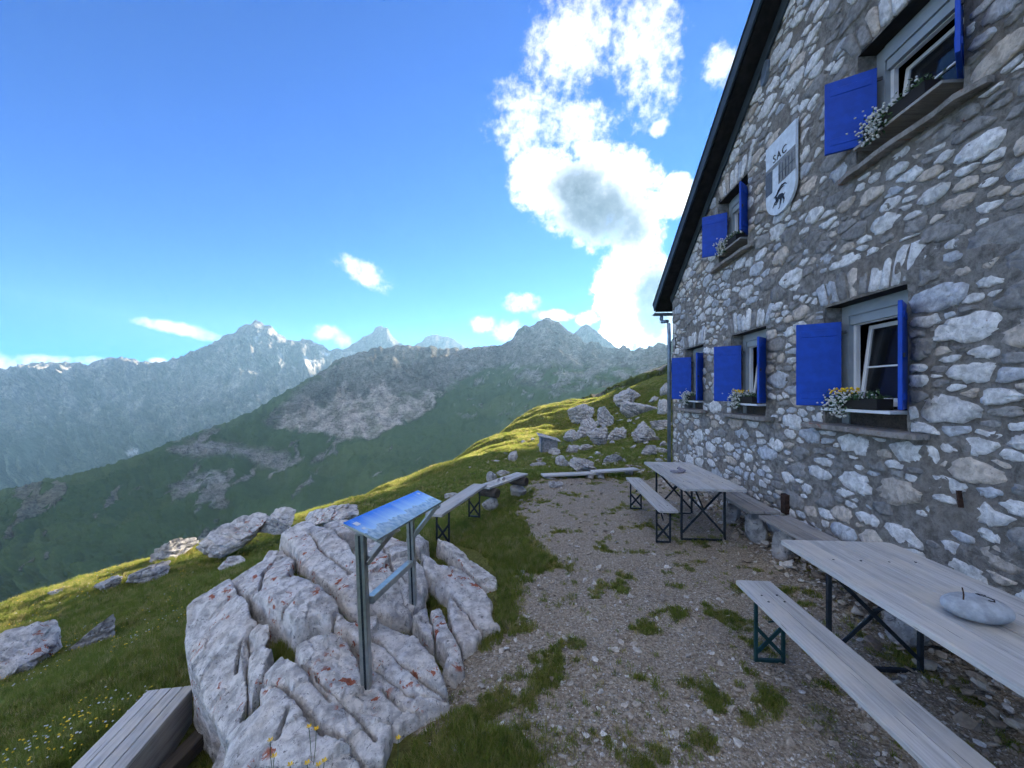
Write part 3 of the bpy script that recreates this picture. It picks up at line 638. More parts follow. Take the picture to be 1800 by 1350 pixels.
    PL, RL = PA[:cnt], RA[:cnt]
    pts, rad = np.array(PL), np.array(RL); sk = pts*np.array([1, K])
    def clip(poly, nx_, ny_, c_):                                      # keep nx*x+ny*y <= c
        o_ = []
        for i in range(len(poly)):
            p0, p1 = poly[i], poly[(i+1) % len(poly)]; d0, d1 = nx_*p0[0]+ny_*p0[1]-c_, nx_*p1[0]+ny_*p1[1]-c_
            if d0 <= 0: o_.append(p0)
            if (d0 < 0 < d1) or (d1 < 0 < d0): t_ = d0/(d0-d1); o_.append((p0[0]+(p1[0]-p0[0])*t_, p0[1]+(p1[1]-p0[1])*t_))
        return o_
    for i in range(len(pts)):
        if r.random() < 0.07: continue                                 # here and there only mortar
        p = sk[i]; d_ = np.hypot(*(sk-p).T); nb = np.argsort(d_)[1:15]; g_ = r.uniform(0.008, 0.024)
        poly = [(p[0]-.36, p[1]-.36), (p[0]+.36, p[1]-.36), (p[0]+.36, p[1]+.36), (p[0]-.36, p[1]+.36)]
        th = r.uniform(0, 6.28)
        for t_ in np.linspace(0, 6.28, 7)[:-1]: poly = clip(poly, math.cos(t_+th), math.sin(t_+th), math.cos(t_+th)*p[0]+math.sin(t_+th)*p[1]+rad[i]*r.uniform(1.0, 1.3))
        for j in nb:
            n_ = (sk[j]-p)/d_[j]; m_ = 0.5*d_[j]+(rad[i]**2-rad[j]**2)/(2*d_[j])-g_*(1.0+0.5*abs(n_[1])); poly = clip(poly, n_[0], n_[1], n_ @ p+m_)
            if len(poly) < 3: break
        if len(poly) < 3: continue
        q = [(x, y/K) for x, y in poly]
        for sg in (1, -1): q = clip(q, 0.645*sg, 1.0, float(roof_z(RID))+0.645*sg*RID-0.05)
        q = clip(q, 1, 0, S_FAR-0.03)
        for k0, k1, q0, q1 in keepout:
            if len(q) < 3: break
            c_ = pts[i]; mn, mx = np.min(q, 0), np.max(q, 0)
            if mn[0] < k1 and mx[0] > k0 and mn[1] < q1 and mx[1] > q0:
                dd = [k0-c_[0], c_[0]-k1, q0-c_[1], c_[1]-q1]; w_ = int(np.argmax(dd)); q = clip(q, *((1, 0, k0-.012), (-1, 0, -k1-.012), (0, 1, q0-.012), (0, -1, -q1-.012))[w_])
        if len(q) < 3: continue
        q = np.array(q); ar = 0.5*abs(np.sum(q[:, 0]*np.roll(q[:, 1], -1)-q[:, 1]*np.roll(q[:, 0], -1)))
        if ar < 0.0012: continue
        w_ = math.sqrt(ar); fin = []; rr_ = 0.10 if r.random() < 0.6 else 0.22; nq = len(q)
        for k in range(nq):                                            # worn corners and chipped edges
            p0, pv, nx2 = q[k], q[k-1], q[(k+1) % nq]; l0, l1 = np.hypot(*(pv-p0)), np.hypot(*(nx2-p0))
            if min(l0, l1) < 1e-4: continue
            cut = min(rr_*w_, 0.42*l0, 0.42*l1); fin += [p0+(pv-p0)/l0*cut, p0+(nx2-p0)/l1*cut]
            if l1 > 0.45*w_ and l1 > 0.06:
                for t_ in (r.uniform(.3, .45), r.uniform(.55, .7)): fin.append(p0+(nx2-p0)*t_+r.normal(0, 0.045, 2)*w_)
        fin = np.array(fin); fin = fin+r.normal(0, 0.028, fin.shape)*w_
        ctr = fin.mean(0); fin = fin[np.argsort(np.arctan2(fin[:, 1]-ctr[1], fin[:, 0]-ctr[0]))]
        if len(fin) >= 5: out.append(fin)
    def px_area(q):
        c = q.mean(0); w = HM @ Vector((c[0], 0, c[1])); 
        if w.y < 0.3: return 0
        u, v = CX+F*w.x/w.y, HY-F*(w.z-H)/w.y
        if not (0 < u < 1850 and -40 < v < 1350): return 0
        pr = []
        for a_, z_ in q:
            t = HM @ Vector((a_, 0, z_)); pr.append((F*t.x/t.y, F*t.z/t.y))
        pr = np.array(pr); return abs(np.sum(pr[:, 0]*np.roll(pr[:, 1], -1)-pr[:, 1]*np.roll(pr[:, 0], -1)))/2
    out.sort(key=px_area, reverse=True)
    AV, AF, AC, off = [], [], [], 0
    for k, q in enumerate(out):
        c = q.mean(0); V, Fc, col = stone_mesh(q-c, float(r.uniform(0.007, 0.016)), stone_col(r), k)
        if k < 300: obj('stone', mesh_np('stone', V, Fc, MAT['wall_stone'], smooth=False, col=col), wall, (c[0], 0, c[1]))
        else: V = V+np.array([c[0], 0, c[1]]); AV.append(V); AF.append(Fc+off); AC.append(col); off += len(V)
    o = obj('stones', mesh_np('stones', np.concatenate(AV), np.concatenate(AF), MAT['wall_stone'], smooth=False, col=np.concatenate(AC)), wall); o['kind'] = 'stuff'
    return len(out)
print('stones', lay_stones())
def build_roof():
    m = MB(); D, OV = 8.5, 0.30; T = 0.20; k = 0.645
    def zl(s): return float(roof_z(RID)-k*abs(s-RID))
    for sg, send in ((1, S_FAR+0.42), (-1, S_NEAR-0.42)):
        a = (RID, zl(RID)+0.06), (send, zl(send)+0.06)
        for (o0, o1) in ((OV-0.03, -D-0.3),):
            v = [(a[0][0], o0, a[0][1]), (a[1][0], o0, a[1][1]), (a[1][0], o1, a[1][1]), (a[0][0], o1, a[0][1])]
            t = [(x, y, z+T) for x, y, z in v]
            vb = [m.bm.verts.new(q) for q in v]; vt = [m.bm.verts.new(q) for q in t]
            m.bm.faces.new(vb[::-1]); m.bm.faces.new(vt)
            for i in range(4): m.bm.faces.new((vb[i], vb[(i+1) % 4], vt[(i+1) % 4], vt[i]))
    roof = m.build('roof', MAT['soffit'], hut)
    m = MB()
    for sg, send in ((1, S_FAR+0.47), (-1, S_NEAR-0.47)):                # metal sheet on top, overhanging a little
        p = [(RID, zl(RID)+0.06+T+0.004), (send, zl(send)+0.06+T+0.004)]
        for w in (0,): m.bm.faces.new([m.bm.verts.new(q) for q in ((p[0][0], OV+0.03, p[0][1]), (p[1][0], OV+0.03, p[1][1]), (p[1][0], -D-0.35, p[1][1]), (p[0][0], -D-0.35, p[0][1]))])
    m.build('roof_sheet', MAT['roof_sheet'], roof)
    for sg, send in ((1, S_FAR+0.45), (-1, S_NEAR-0.45)):
        m = MB(); m.bar((RID, OV, zl(RID)+0.19), (send, OV, zl(send)+0.19), 0.028, 0.24, bev=0.004); m.build('barge_board', MAT['verge'], roof)
        m = MB(); m.bar((RID, 0.035, zl(RID)-0.03), (send-0.45*sg, 0.035, zl(send-0.45*sg)-0.03), 0.03, 0.17, bev=0.004); m.build('wall_board', MAT['verge'], roof)
    # purlin ends under the verge, as the two pale rounded heads in the picture
    for s_ in (5.45, 7.35):
        m = MB(); m.prism([(0.07*math.cos(t), 0.15*math.sin(t)) for t in np.linspace(0, 2*np.pi, 14, endpoint=False)], 0, 0.05, Matrix.Rotation(R(-90), 4, 'X') @ Matrix.Rotation(R(-20), 4, 'Z'))
        m.build('purlin_end', MAT['zinc'], hut, loc=(s_, 0.0, zl(s_)-0.27))
    m = MB(); zg = zl(S_FAR+0.45)+0.06                                   # half-round gutter, bend and downpipe
    ring = [(math.cos(t)*0.065, math.sin(t)*0.065) for t in np.linspace(math.pi, 2*math.pi, 9)]
    for i in range(8):
        a, b = ring[i], ring[i+1]; m.quad((S_FAR+0.50+a[0], OV, zg+a[1]), (S_FAR+0.50+b[0], OV, zg+b[1]), (S_FAR+0.50+b[0], -D, zg+b[1]), (S_FAR+0.50+a[0], -D, zg+a[1]))
    gt = m.build('gutter', MAT['zinc'], hut)
    m = MB(); m.tube([(S_FAR+0.50, 0.10, zg-0.05), (S_FAR+0.50, 0.10, zg-0.16), (S_FAR+0.44, 0.10, zg-0.22), (S_FAR+0.10, 0.09, zg-0.27), (S_FAR+0.02, 0.085, zg-0.34), (S_FAR+0.0, 0.08, zg-0.6), (S_FAR+0.0, 0.08, -0.4)], 0.042, 10)
    m.build('downpipe', MAT['zinc'], gt, smooth=True)
build_roof()
def build_window(w, op):
    s0, s1, z0, z1, sz, lz = w; a, b, c, d = op; O = -0.17
    m = MB()                                                           # outer casing with its rebate
    for q in (((a+s0)/2-0.0, 0.5*(c+d)), ((b+s1)/2, 0.5*(c+d))): pass
    m.box((a+0.055, O-0.04, (c+d)/2), (0.11, 0.07, d-c)); m.box((b-0.045, O-0.04, (c+d)/2), (0.09, 0.07, d-c))
    m.box(((a+b)/2, O-0.045, z1+0.02), (b-a-0.2, 0.06, 0.09))
    fr = m.build('window', MAT['grey_paint'], hut)
    m = MB(); m.box(((a+b)/2, O-0.045, (c+z0-0.05)/2), (b-a-0.2, 0.06, z0-0.05-c)); m.build('shadow_apron', MAT['wood_dark'], fr)  # dark wood stands in for the shadow beneath the sill board
    m = MB(); m.box(((a+b)/2, O-0.04, (z1+0.065+d)/2), (b-a-0.2, 0.09, d-z1-0.065)); m.build('header', MAT['grey_paint'], fr)
    m = MB()                                                           # rendered reveals and the dark lintel soffit
    m.box((a-0.02, O+0.075, (c+d)/2), (0.04, 0.18, d-c)); m.build('reveal', MAT['mortar'], fr)
    m = MB(); m.box((b+0.02, O+0.075, (c+d)/2), (0.04, 0.18, d-c)); m.build('reveal', MAT['mortar'], fr)
    m = MB(); m.box(((a+b)/2, O+0.075, d+0.03), (b-a+0.04, 0.17, 0.06)); m.build('lintel', MAT['soffit'], fr)
    m = MB(); f = 0.035                                                # white fixed frame
    m.box((s0+f/2, O-0.075, (z0+z1)/2), (f, 0.04, z1-z0)); m.box((s1-f/2, O-0.075, (z0+z1)/2), (f, 0.04, z1-z0))
    m.box(((s0+s1)/2, O-0.075, z1-f/2), (s1-s0-2*f, 0.04, f)); m.box(((s0+s1)/2, O-0.075, z0+f/2), (s1-s0-2*f, 0.04, f)); 
    m.build('frame', MAT['white_paint'], fr)
    mid = (s0+s1)/2
    for (u0, u1, tilt) in ((s0+f, s1-f, 7),):                            # the casement, tilted inwards
        ww, hh, g = u1-u0-0.004, z1-z0-2*f-0.004, 0.04
        m = MB(); m.box((-ww/2+g/2, 0, hh/2), (g, 0.035, hh)); m.box((ww/2-g/2, 0, hh/2), (g, 0.035, hh)); m.box((0, 0, g/2), (ww-2*g, 0.035, g)); m.box((0, 0, hh-g/2), (ww-2*g, 0.035, g)); m.box((0, 0.004, hh*0.45), (ww-2*g, 0.022, 0.016))
        m.build('sash', MAT['white_paint'], fr, loc=((u0+u1)/2, O-0.10, z0+f), rot=(R(tilt), 0, 0))
        m = MB(); m.box((0, -0.002, hh/2), (ww-2*g, 0.006, hh-2*g)); m.build('pane', MAT['glass'], fr, loc=((u0+u1)/2, O-0.10, z0+f), rot=(R(tilt), 0, 0))
    m = MB(); m.quad((a, -0.75, c-0.1), (b, -0.75, c-0.1), (b, -0.75, d+0.1), (a, -0.75, d+0.1)); m.build('dark_room_sheet', MAT['interior'], fr)  # dark sheet behind the pane stands in for the unlit room
    m = MB(); m.box(((s0+s1)/2, -0.055, z0-0.045), (s1-s0+0.10, 0.25, 0.028), bev=0.003); m.build('sill_board', MAT['white_paint' if z0 < 3 else 'wood_grey'], fr)
    r = random.Random(int(s0*100)); pts = []
    e0, e1 = s0-0.33, s1+0.26
    for t in np.linspace(0, 1, 9): pts.append((e0+(e1-e0)*t, (0.16 if z0 < 3 else 0.10)+r.uniform(-.014, .014)-0.03*(t in (0.0, 1.0))))
    m = MB(); m.prism(pts+[(e1, 0.01), (b, 0.0), (b, O), (a, O), (a, 0.0), (e0, 0.01)], sz-0.035, sz+0.010); m.build('stone_sill', MAT['slate'], fr)
    for hs, dx in ((s1-0.004, 1), (s0+0.004, -1)):                       # shutters, folded back past square
        W_, H_ = 0.385, z1-z0+0.02; ang = R(62) if dx > 0 else R(133)
        m = MB(); m.box((W_/2+0.012, 0, H_/2), (W_, 0.028, H_), bev=0.004)
        for zb in (0.085, H_-0.13):
            m.box((W_/2+0.012, 0.0165*-dx, zb+0.02), (W_*0.74, 0.010, 0.055), bev=0.002); m.box((W_/2+0.012, 0.0155*dx, zb+0.02), (W_*0.80, 0.006, 0.07), bev=0.002)
        sh = m.build('shutter', MAT['blue'], fr, loc=(hs, O+0.055, z0-0.01), rot=(0, 0, ang))
        m = MB()
        for zb in (0.11, H_-0.11): m.bar((-0.03, 0, zb), (0.05, -0.006*dx, zb), 0.012, 0.03)
        m.bar((W_-0.02, -0.02*dx, H_*0.48), (W_-0.02, -0.02*dx, H_*0.48+0.035), 0.012, 0.02); m.build('hinge', MAT['dark_metal'], sh)
    return fr
for w, o in zip(WIN, OPEN): build_window(w, o)
m = MB(); m.box((8.97, 0.004, 3.02), (0.03, 0.03, 0.26)); m.build('vent', MAT['ink'], hut)
m = MB(); m.box((5.02, 0.03, 0.52), (0.10, 0.06, 0.24), bev=0.004); m.build('iron_anchor', MAT['rust'], hut)
m = MB(); m.box((3.02, 0.035, 1.13), (0.012, 0.03, 0.12), Matrix.Rotation(R(8), 3, 'Y')); m.build('iron_hook', MAT['rust'], hut)

# ------------------------------------------------------------------ the coat of arms on the gable
def build_shield():
    x0, x1, y0, y1 = SHIELD; w, h = x1-x0, y1-y0
    o = thing('coat_of_arms', 'white shield with ibex and letters fixed to the gable wall', 'shield')
    o.matrix_world = HM @ Matrix.Translation(((x0+x1)/2, 0.03, y1)) @ Matrix.Rotation(math.pi, 4, 'Z')   # x to the reader's right, y into the wall
    M = Matrix.Rotation(R(90), 4, 'X')                                   # prism z -> towards the reader (-y)
    def outline():
        p = [(w/2, 0), (-w/2, 0), (-w/2, -h*0.74)]
        for t in np.linspace(math.pi, 2*math.pi, 15)[1:-1]: p.append((math.cos(t)*w/2, -h*0.74+math.sin(t)*h*0.26))
        return p+[(w/2, -h*0.74)]
    def flat(name, pts, z, mat, par): m = MB(); m.prism(pts, z, z+0.004, M); return m.build(name, mat, par)
    m = MB(); m.prism(outline(), 0.0, 0.03, M); pl = m.build('plate', MAT['emblem_white'], o)
    Y = lambda t: -h*t
    flat('band', [(-w/2, Y(.36)), (w/2, Y(.36)), (w/2, Y(.31)), (-w/2, Y(.31))], 0.031, MAT['emblem_grey'], pl)
    flat('field', [(-w/2, Y(.66)), (-w*.26, Y(.66)), (-w*.26, Y(.365)), (-w/2, Y(.365))], 0.031, MAT['emblem_dark'], pl)
    flat('field', [(-w*.04, Y(.62)), (w/2, Y(.60)), (w/2, Y(.365)), (-w*.04, Y(.365))], 0.031, MAT['emblem_grey'], pl)
    for k in range(5): flat('bar', [(w*(.0+.1*k), Y(.60)), (w*(.012+.1*k), Y(.60)), (w*(.012+.1*k), Y(.38)), (w*(.0+.1*k), Y(.38))], 0.036, MAT['emblem_dark'], pl)
    flat('bar', [(-w*.03, Y(.50)), (w*.49, Y(.485)), (w*.49, Y(.475)), (-w*.03, Y(.49))], 0.0365, MAT['emblem_dark'], pl)
    cu = bpy.data.curves.new('letters', 'FONT'); cu.body = 'SAC'; cu.size = 0.135; cu.extrude = 0.002; cu.align_x = 'CENTER'; cu.space_character = 1.25
    t = bpy.data.objects.new('letters', cu); C.objects.link(t); bpy.context.view_layer.update()
    me = bpy.data.meshes.new_from_object(t.evaluated_get(bpy.context.evaluated_depsgraph_get())); bpy.data.objects.remove(t)
    me.materials.clear(); me.materials.append(MAT['ink']); obj('letters', me, o, (0.0, -0.034, Y(.285)), (R(90), 0, 0))
    m = MB()                                                             # the rampant ibex: body, legs, neck, head, two long horns
    def T(pts, r): m.tube([(x*w, -0.034, Y(y)) for x, y in pts], [q*w for q in r], 6)
    T([(-.10,.80),(-.02,.79),(.07,.80),(.13,.82)], [.035,.06,.06,.04])
    T([(-.09,.80),(-.13,.765),(-.12,.745),(-.20,.755)], [.04,.035,.03,.012])
    T([(-.10,.81),(-.18,.835),(-.24,.875)], [.03,.018,.010]); T([(-.05,.82),(-.12,.86),(-.16,.85)], [.028,.018,.010])
    T([(.10,.82),(.15,.865),(.12,.91)], [.035,.02,.012]); T([(.05,.82),(.02,.88),(.0,.93),(-.05,.94)], [.04,.026,.016,.010])
    T([(-.12,.75),(-.05,.70),(.06,.665),(.17,.67),(.24,.70)], [.016,.022,.022,.016,.006]); T([(-.10,.755),(-.02,.715),(.08,.69),(.16,.70)], [.014,.018,.016,.006]); T([(.13,.81),(.18,.79)], [.016,.008])
    ib = m.build('ibex', MAT['ink'], o)
    for v in ib.data.vertices: v.co.y = -0.034+(v.co.y+0.034)*0.06
build_shield()

# ------------------------------------------------------------------ boulders
def rock_mesh(name, size, seed, mat, sub=4, planes=13, strata=0.0, rough=0.07, sink=0.0):
    r = np.random.default_rng(seed); bm = bmesh.new(); bmesh.ops.create_icosphere(bm, subdivisions=sub, radius=1.0)
    V = np.array([v.co[:] for v in bm.verts]); Fc = np.array([[v.index for v in f.verts] for f in bm.faces]); bm.free()
    for _ in range(planes):
        nn = r.normal(size=3); nn /= np.linalg.norm(nn); d = r.uniform(0.38, 0.75)
        V -= np.maximum(V @ nn-d, 0)[:, None]*nn
    sz = np.array(size)/2; V = V/np.abs(V).max(0)*sz
    L = float(np.mean(sz)); N = V/(np.linalg.norm(V, axis=1)[:, None]+1e-9); k = seed*1.7
    d = (fbm(V[:, 0]/L*1.2+k, V[:, 1]/L*1.2, V[:, 2]/L*1.2, 2, 0.5)*0.8+fbm(V[:, 0]/L*4+k, V[:, 1]/L*4, V[:, 2]/L*6, 4, 0.65)*0.65)*rough*L
    cr = np.abs(perlin(V[:, 0]/L*1.1+k, V[:, 1]/L*1.1+3, V[:, 2]/L*1.1)); d -= np.exp(-(cr/0.03)**2)*rough*L*1.9
    if strata:
        fr = ((V[:, 2]+0.45*V[:, 0]+0.12*L*fbm(V[:, 0]/L*2, V[:, 1]/L*2, V[:, 2]/L*2+k, 2))/(0.34*L)) % 1-0.5
        d += strata*L*(0.6*np.abs(fr)-0.42*np.exp(-(fr/0.07)**2))
        f2 = ((V[:, 0]-0.5*V[:, 2]+0.15*L*fbm(V[:, 0]/L*2+4, V[:, 1]/L*2, V[:, 2]/L*2+k, 2))/(0.62*L)+0.3) % 1-0.5; d -= strata*0.5*L*np.exp(-(f2/0.04)**2)
    V = V+N*d[:, None]
    me = mesh_np(name, V, Fc, mat, smooth=sub > 3 or planes == 0)
    if planes and sub > 3: me.set_sharp_from_angle(angle=R(24))
    return me
def boulder(x0, y0, x1, y1, d, label, seed, mat='boulder', tilt=0.0, depth=1.0, strata=0.10, name='boulder', group=None, planes=16, z=None):
    if seed not in (33, 34, 36, 42, 43): d = at_ground((x0+x1)/2, y1-0.12*(y1-y0))[1]
    w, h = (x1-x0)/F*d, (y1-y0)/F*d; c = Vector(P((x0+x1)/2, (y0+y1)/2, d))
    me = rock_mesh(name, ((w*1.16, max(w*0.8, h)*depth, h*1.30) if mat == 'boulder' else (w*1.02, max(w*0.7, h)*depth, h*1.08)), seed, MAT[mat], 5 if (x1-x0) > 27 else 4 if (x1-x0) > 20 else 3, planes, strata)
    o = obj(name, me, None, c+Vector((0, 0, -0.12*h)), (0, R(tilt), 0)); tag(o, label, 'boulder' if name == 'boulder' else 'stone', group); return o
BL = [
 (998,712,1043,746,34,'long slanted grey boulder highest on the left end of the boulder field',1,-28),
 (1014,735,1058,772,30,'big rounded fissured boulder just right of the small stone shed',2,0),
 (1050,718,1079,752,33,'rough blocky boulder wedged behind the big rounded fissured one',3,10),
 (1072,682,1130,718,42,'largest dark layered boulder on the skyline of the hillside',4,-20),
 (1083,708,1150,737,36,'wide pale broken boulder below the dark layered skyline boulder',5,8),
 (1068,749,1105,777,26,'low layered slab leaning against the large cracked boulder',6,-8),
 (1100,743,1156,783,24.5,'large cracked pale boulder standing nearest to the downpipe',7,4),
 (1036,752,1071,785,26,'dark pointed boulder below the big rounded fissured one',8,-25),
 (994,757,1018,779,28,'thin slanted slab uphill from the stone shed roof',9,-35),
 (1144,738,1175,755,27,'pale flat boulder half hidden by the downpipe, above the large cracked one',10,5),
 (1126,783,1154,801,17,'small pale slanted stone in grass below the large cracked boulder',11,-15),
 (1153,785,1176,799,16,'pale low stone touching the foot of the downpipe in view',12,0),
 (1160,773,1175,788,18.5,'small upright stone behind the low pale one by the downpipe',13,0),
 (1004,806,1052,832,10.6,'pale pointed triangular rock right behind the low plank seats',14,0),
 (1058,795,1096,816,12.5,'smooth tilted pale slab in grass right of the pointed triangular rock',15,-22),
 (976,799,996,819,14,'upright knobbly white stone below the stone shed',16,0),
 (992,808,1004,822,12.5,'narrow white stone between the knobbly stone and pointed rock',17,-20),
 (966,788,988,801,19,'flat pale stone at the right foot of the stone shed',18,-10),
 (995,782,1016,798,19,'white square-edged stone in the row beside the shed',19,0),
 (1014,781,1040,793,19.5,'long flat white stone at the right end of the row beside the shed',20,0),
 (1141,696,1159,709,38,'small white stone high on the grass near the house corner',21,0),
 (1159,700,1175,731,34,'tall pale stone behind the downpipe high on the slope',22,0),
 (1163,674,1175,698,42,'topmost pale rock visible beside the downpipe',23,0),
 (960,843,988,857,8.1,'flat pale stone lying alone where the gravel begins',24,0),
 (856,828,876,847,10.5,'pale slanted rock directly behind the plank on logs',25,-20),
 (874,826,902,838,10.8,'low flat rock behind the plank on logs, right of the slanted one',26,0),
 (894,792,909,814,16,'narrow tall white stone alone on the slope left of the shed',27,15),
 (778,863,804,877,8.2,'grey stone behind the long narrow bench beside the information board',28,0),
 (934,810,958,822,13.5,'low brownish stone on the slope left of the knobbly stone',29,-10),
 (0,1080,86,1188,6.6,'large round fissured white boulder at the left edge of the picture',30,0),
 (28,1160,64,1186,6.1,'small white stone at the foot of the round white boulder',31,-20),
 (366,905,470,962,8.3,'long pale rock ledge on the meadow edge behind the outcrop',33,-6),
 (460,892,520,935,8.6,'weathered cap rock at the right end of the pale rock ledge',34,-8),
 (378,977,426,1005,6.9,'single white stone in the meadow left of the outcrop',35,-12),
 (355,945,392,968,8.6,'small pale stone at the left foot of the rock ledge',36,-18),
 (278,950,335,985,9.8,'grey slanted slab on the skyline left of the rock ledge',37,-22),
 (225,988,300,1022,9.3,'low half buried slab row below the skyline slab',38,-22),
 (168,1010,215,1038,9.6,'twin pale stones at the end of the sunlit grass',39,-8),
 (84,1036,112,1047,9.6,'small dark stone on the sunlit grass skyline',40,0),
 (142,1094,208,1132,5.0,'flat grey slab sunk in the middle of the meadow',41,-30),
 (522,876,632,922,6.6,'broad speckled rock rising behind the outcrop, left of the board',42,-14),
 (640,905,700,950,5.6,'pale rock seen under the information board panel',43,0)]
for (x0, y0, x1, y1, d, lb, sd, tl) in BL:
    big = sd in (30, 33, 34, 42, 43, 35)
    boulder(x0, y0, x1, y1, d, lb, sd, 'limestone' if big else 'boulder', tl, 1.2 if sd in (33, 37, 38, 41) else 1.0, 0.20 if sd != 30 else 0.08, group='boulders around the hut')

def slope_rocks():
    protos = [rock_mesh('rock', (1.5, 1.0, 0.62), 600+k, MAT['boulder'], 3, 16, 0.2) for k in range(6)]; r = random.Random(12); n = 0
    while n < 46:
        px, py = (r.uniform(975, 1174), r.uniform(700, 815)) if n < 34 else (r.uniform(860, 985), r.uniform(765, 835))
        if py < 700+(1174-px)*0.30: continue
        x, y, z = at_ground(px, py)
        if y > 50 or y < 9.5: continue
        sz = r.uniform(5, 13)/F*y; o = obj('rock', protos[n % 6], None, (x, y, z+0.10*sz), (r.uniform(-.3, .3), r.uniform(-.5, .1), r.uniform(0, 6.3))); o.scale = (sz, sz, sz*r.uniform(.7, 1.3)); n += 1
        tag(o, 'small jagged pale rock half sunk in grass among the boulders on the slope' if n <= 34 else 'small jagged pale rock in the grass on the slope below the shed', 'rock', 'small rocks among the boulders' if n <= 34 else 'small rocks below the shed')
slope_rocks()

# ------------------------------------------------------------------ the fissured outcrop under the information board
OC = [(645,1210,.01),(727,1080,.02),(541,928,.34),(600,900,.36),(640,925,.30),(430,1000,.12),(330,1090,-.10),(325,1170,-.20),(370,1260,-.22),(400,1290,-.20),(440,1350,-.06),(520,1350,-.02),(600,1350,-.02),(690,1335,-.02),
      (784,1240,.02),(560,1100,.16),(480,1120,.10),(700,1000,.24),(740,960,.20),(800,1000,.16),(870,1025,.06),(880,1105,.02),(820,1190,.0),(760,1150,.06),(650,1060,.16),(520,1000,.26),(470,1230,.04),(560,1260,.05),(700,940,.22),(850,960,.03),(400,1120,.02)]
otps = TPS([PZ(a, b, c) for a, b, c in OC], 0.002)
def on_rock(px, py):
    u, v = (px-CX)/F, (py-HY)/F; d = F*1.8/(py-HY)
    for _ in range(40): d = 0.5*d+0.5*(H-float(otps(u*d, d)))/v
    return (u*d, d)
def c6(pts): return [(300+x/2.7, 850+y/2.7) for x, y in pts]
SLABS = [
 ('a', [(75,640),(180,560),(285,478),(305,530),(372,580),(385,650),(468,655),(475,720),(425,750),(365,715),(345,790),(350,870),(370,985),(335,1105),(300,1215),(235,1190),(160,1080),(130,960),(90,900),(65,760)], 0.95),
 ('b', [(200,520),(300,445),(430,365),(460,310),(530,302),(590,340),(575,400),(560,445),(640,460),(700,500),(795,590),(770,660),(690,655),(590,700),(520,645),(478,600),(400,565),(335,535),(290,478)], 0.35),
 ('c', [(520,265),(600,215),(650,205),(700,225),(780,240),(830,290),(890,350),(895,440),(895,620),(830,570),(760,470),(680,410),(620,375),(580,310)], 0.3),
 ('d', [(790,610),(840,640),(900,690),(900,790),(830,710),(785,660)], 0.22),
 ('e', [(370,830),(440,762),(490,800),(450,880),(430,930),(395,1000),(365,960)], 0.35),
 ('f', [(605,785),(700,742),(800,765),(880,860),(905,960),(960,905),(1100,1000),(1310,1055),(1180,1090),(1080,1160),(960,1140),(820,1050),(740,960),(640,870)], 0.3),
 ('g', [(445,895),(520,820),(600,860),(730,985),(830,1080),(1040,1180),(1020,1260),(1000,1350),(930,1340),(780,1180),(650,1060),(520,940)], 0.35),
 ('h', [(300,1180),(380,1110),(440,1060),(430,960),(520,985),(610,1085),(700,1225),(780,1250),(880,1350),(900,1420),(250,1420),(265,1300)], 0.8),
 ('i', [(945,610),(1000,650),(1150,745),(1250,870),(1310,1010),(1190,940),(1080,850),(980,740),(945,700)], 0.3),
 ('o', [(950,770),(1000,790),(1080,880),(1170,960),(1290,1040),(1110,985),(970,890)], 0.25),
 ('j', [(900,285),(960,262),(1050,262),(1120,300),(1150,350),(1200,400),(1222,460),(1200,560),(1130,640),(1050,645),(1000,590),(945,540),(905,420)], 0.35),
 ('k', [(1190,335),(1280,385),(1400,430),(1480,500),(1530,580),(1520,640),(1572,700),(1490,712),(1450,765),(1385,805),(1330,690),(1310,530),(1260,470),(1200,410)], 0.35),
 ('l', [(1260,282),(1330,300),(1430,370),(1550,450),(1552,492),(1500,502),(1400,415),(1340,355)], 0.3),
 ('m', [(1230,612),(1290,602),(1330,705),(1400,890),(1350,935),(1290,900),(1312,830),(1260,750)], 0.3),
 ('n', [(1150,645),(1215,580),(1240,680),(1258,760),(1190,710)], 0.2),
 ('p', [(720,185),(800,165),(880,190),(880,250),(820,265),(760,225)], 0.25),
 ('q', [(1120,250),(1180,240),(1230,290),(1180,320),(1125,290)], 0.25)]
outcrop = thing('rock_outcrop', 'white limestone outcrop split by grassy fissures and spotted with rust lichen', 'rock', (-1.0, 2.6, 0.0))
outcrop_inv = Vector((-1.0, 2.6, 0.0)); crevice = []
ALLP = []
CRACKS = [[(610,870),(680,950),(750,1040)], [(820,1060),(900,1165),(975,1245)], [(700,480),(790,560),(885,650)], [(560,1080),(540,1160),(500,1230)], [(430,640),(330,760),(310,900)], 
          [(1000,300),(1060,420),(1180,500)], [(1320,540),(1420,640),(1480,720)], [(520,330),(440,420),(420,520)], [(660,260),(740,340),(860,420)],  [(1000,980),(1100,1060),(1180,1085)], [(620,540),(560,600),(530,640)]]
CRACK_XY = []
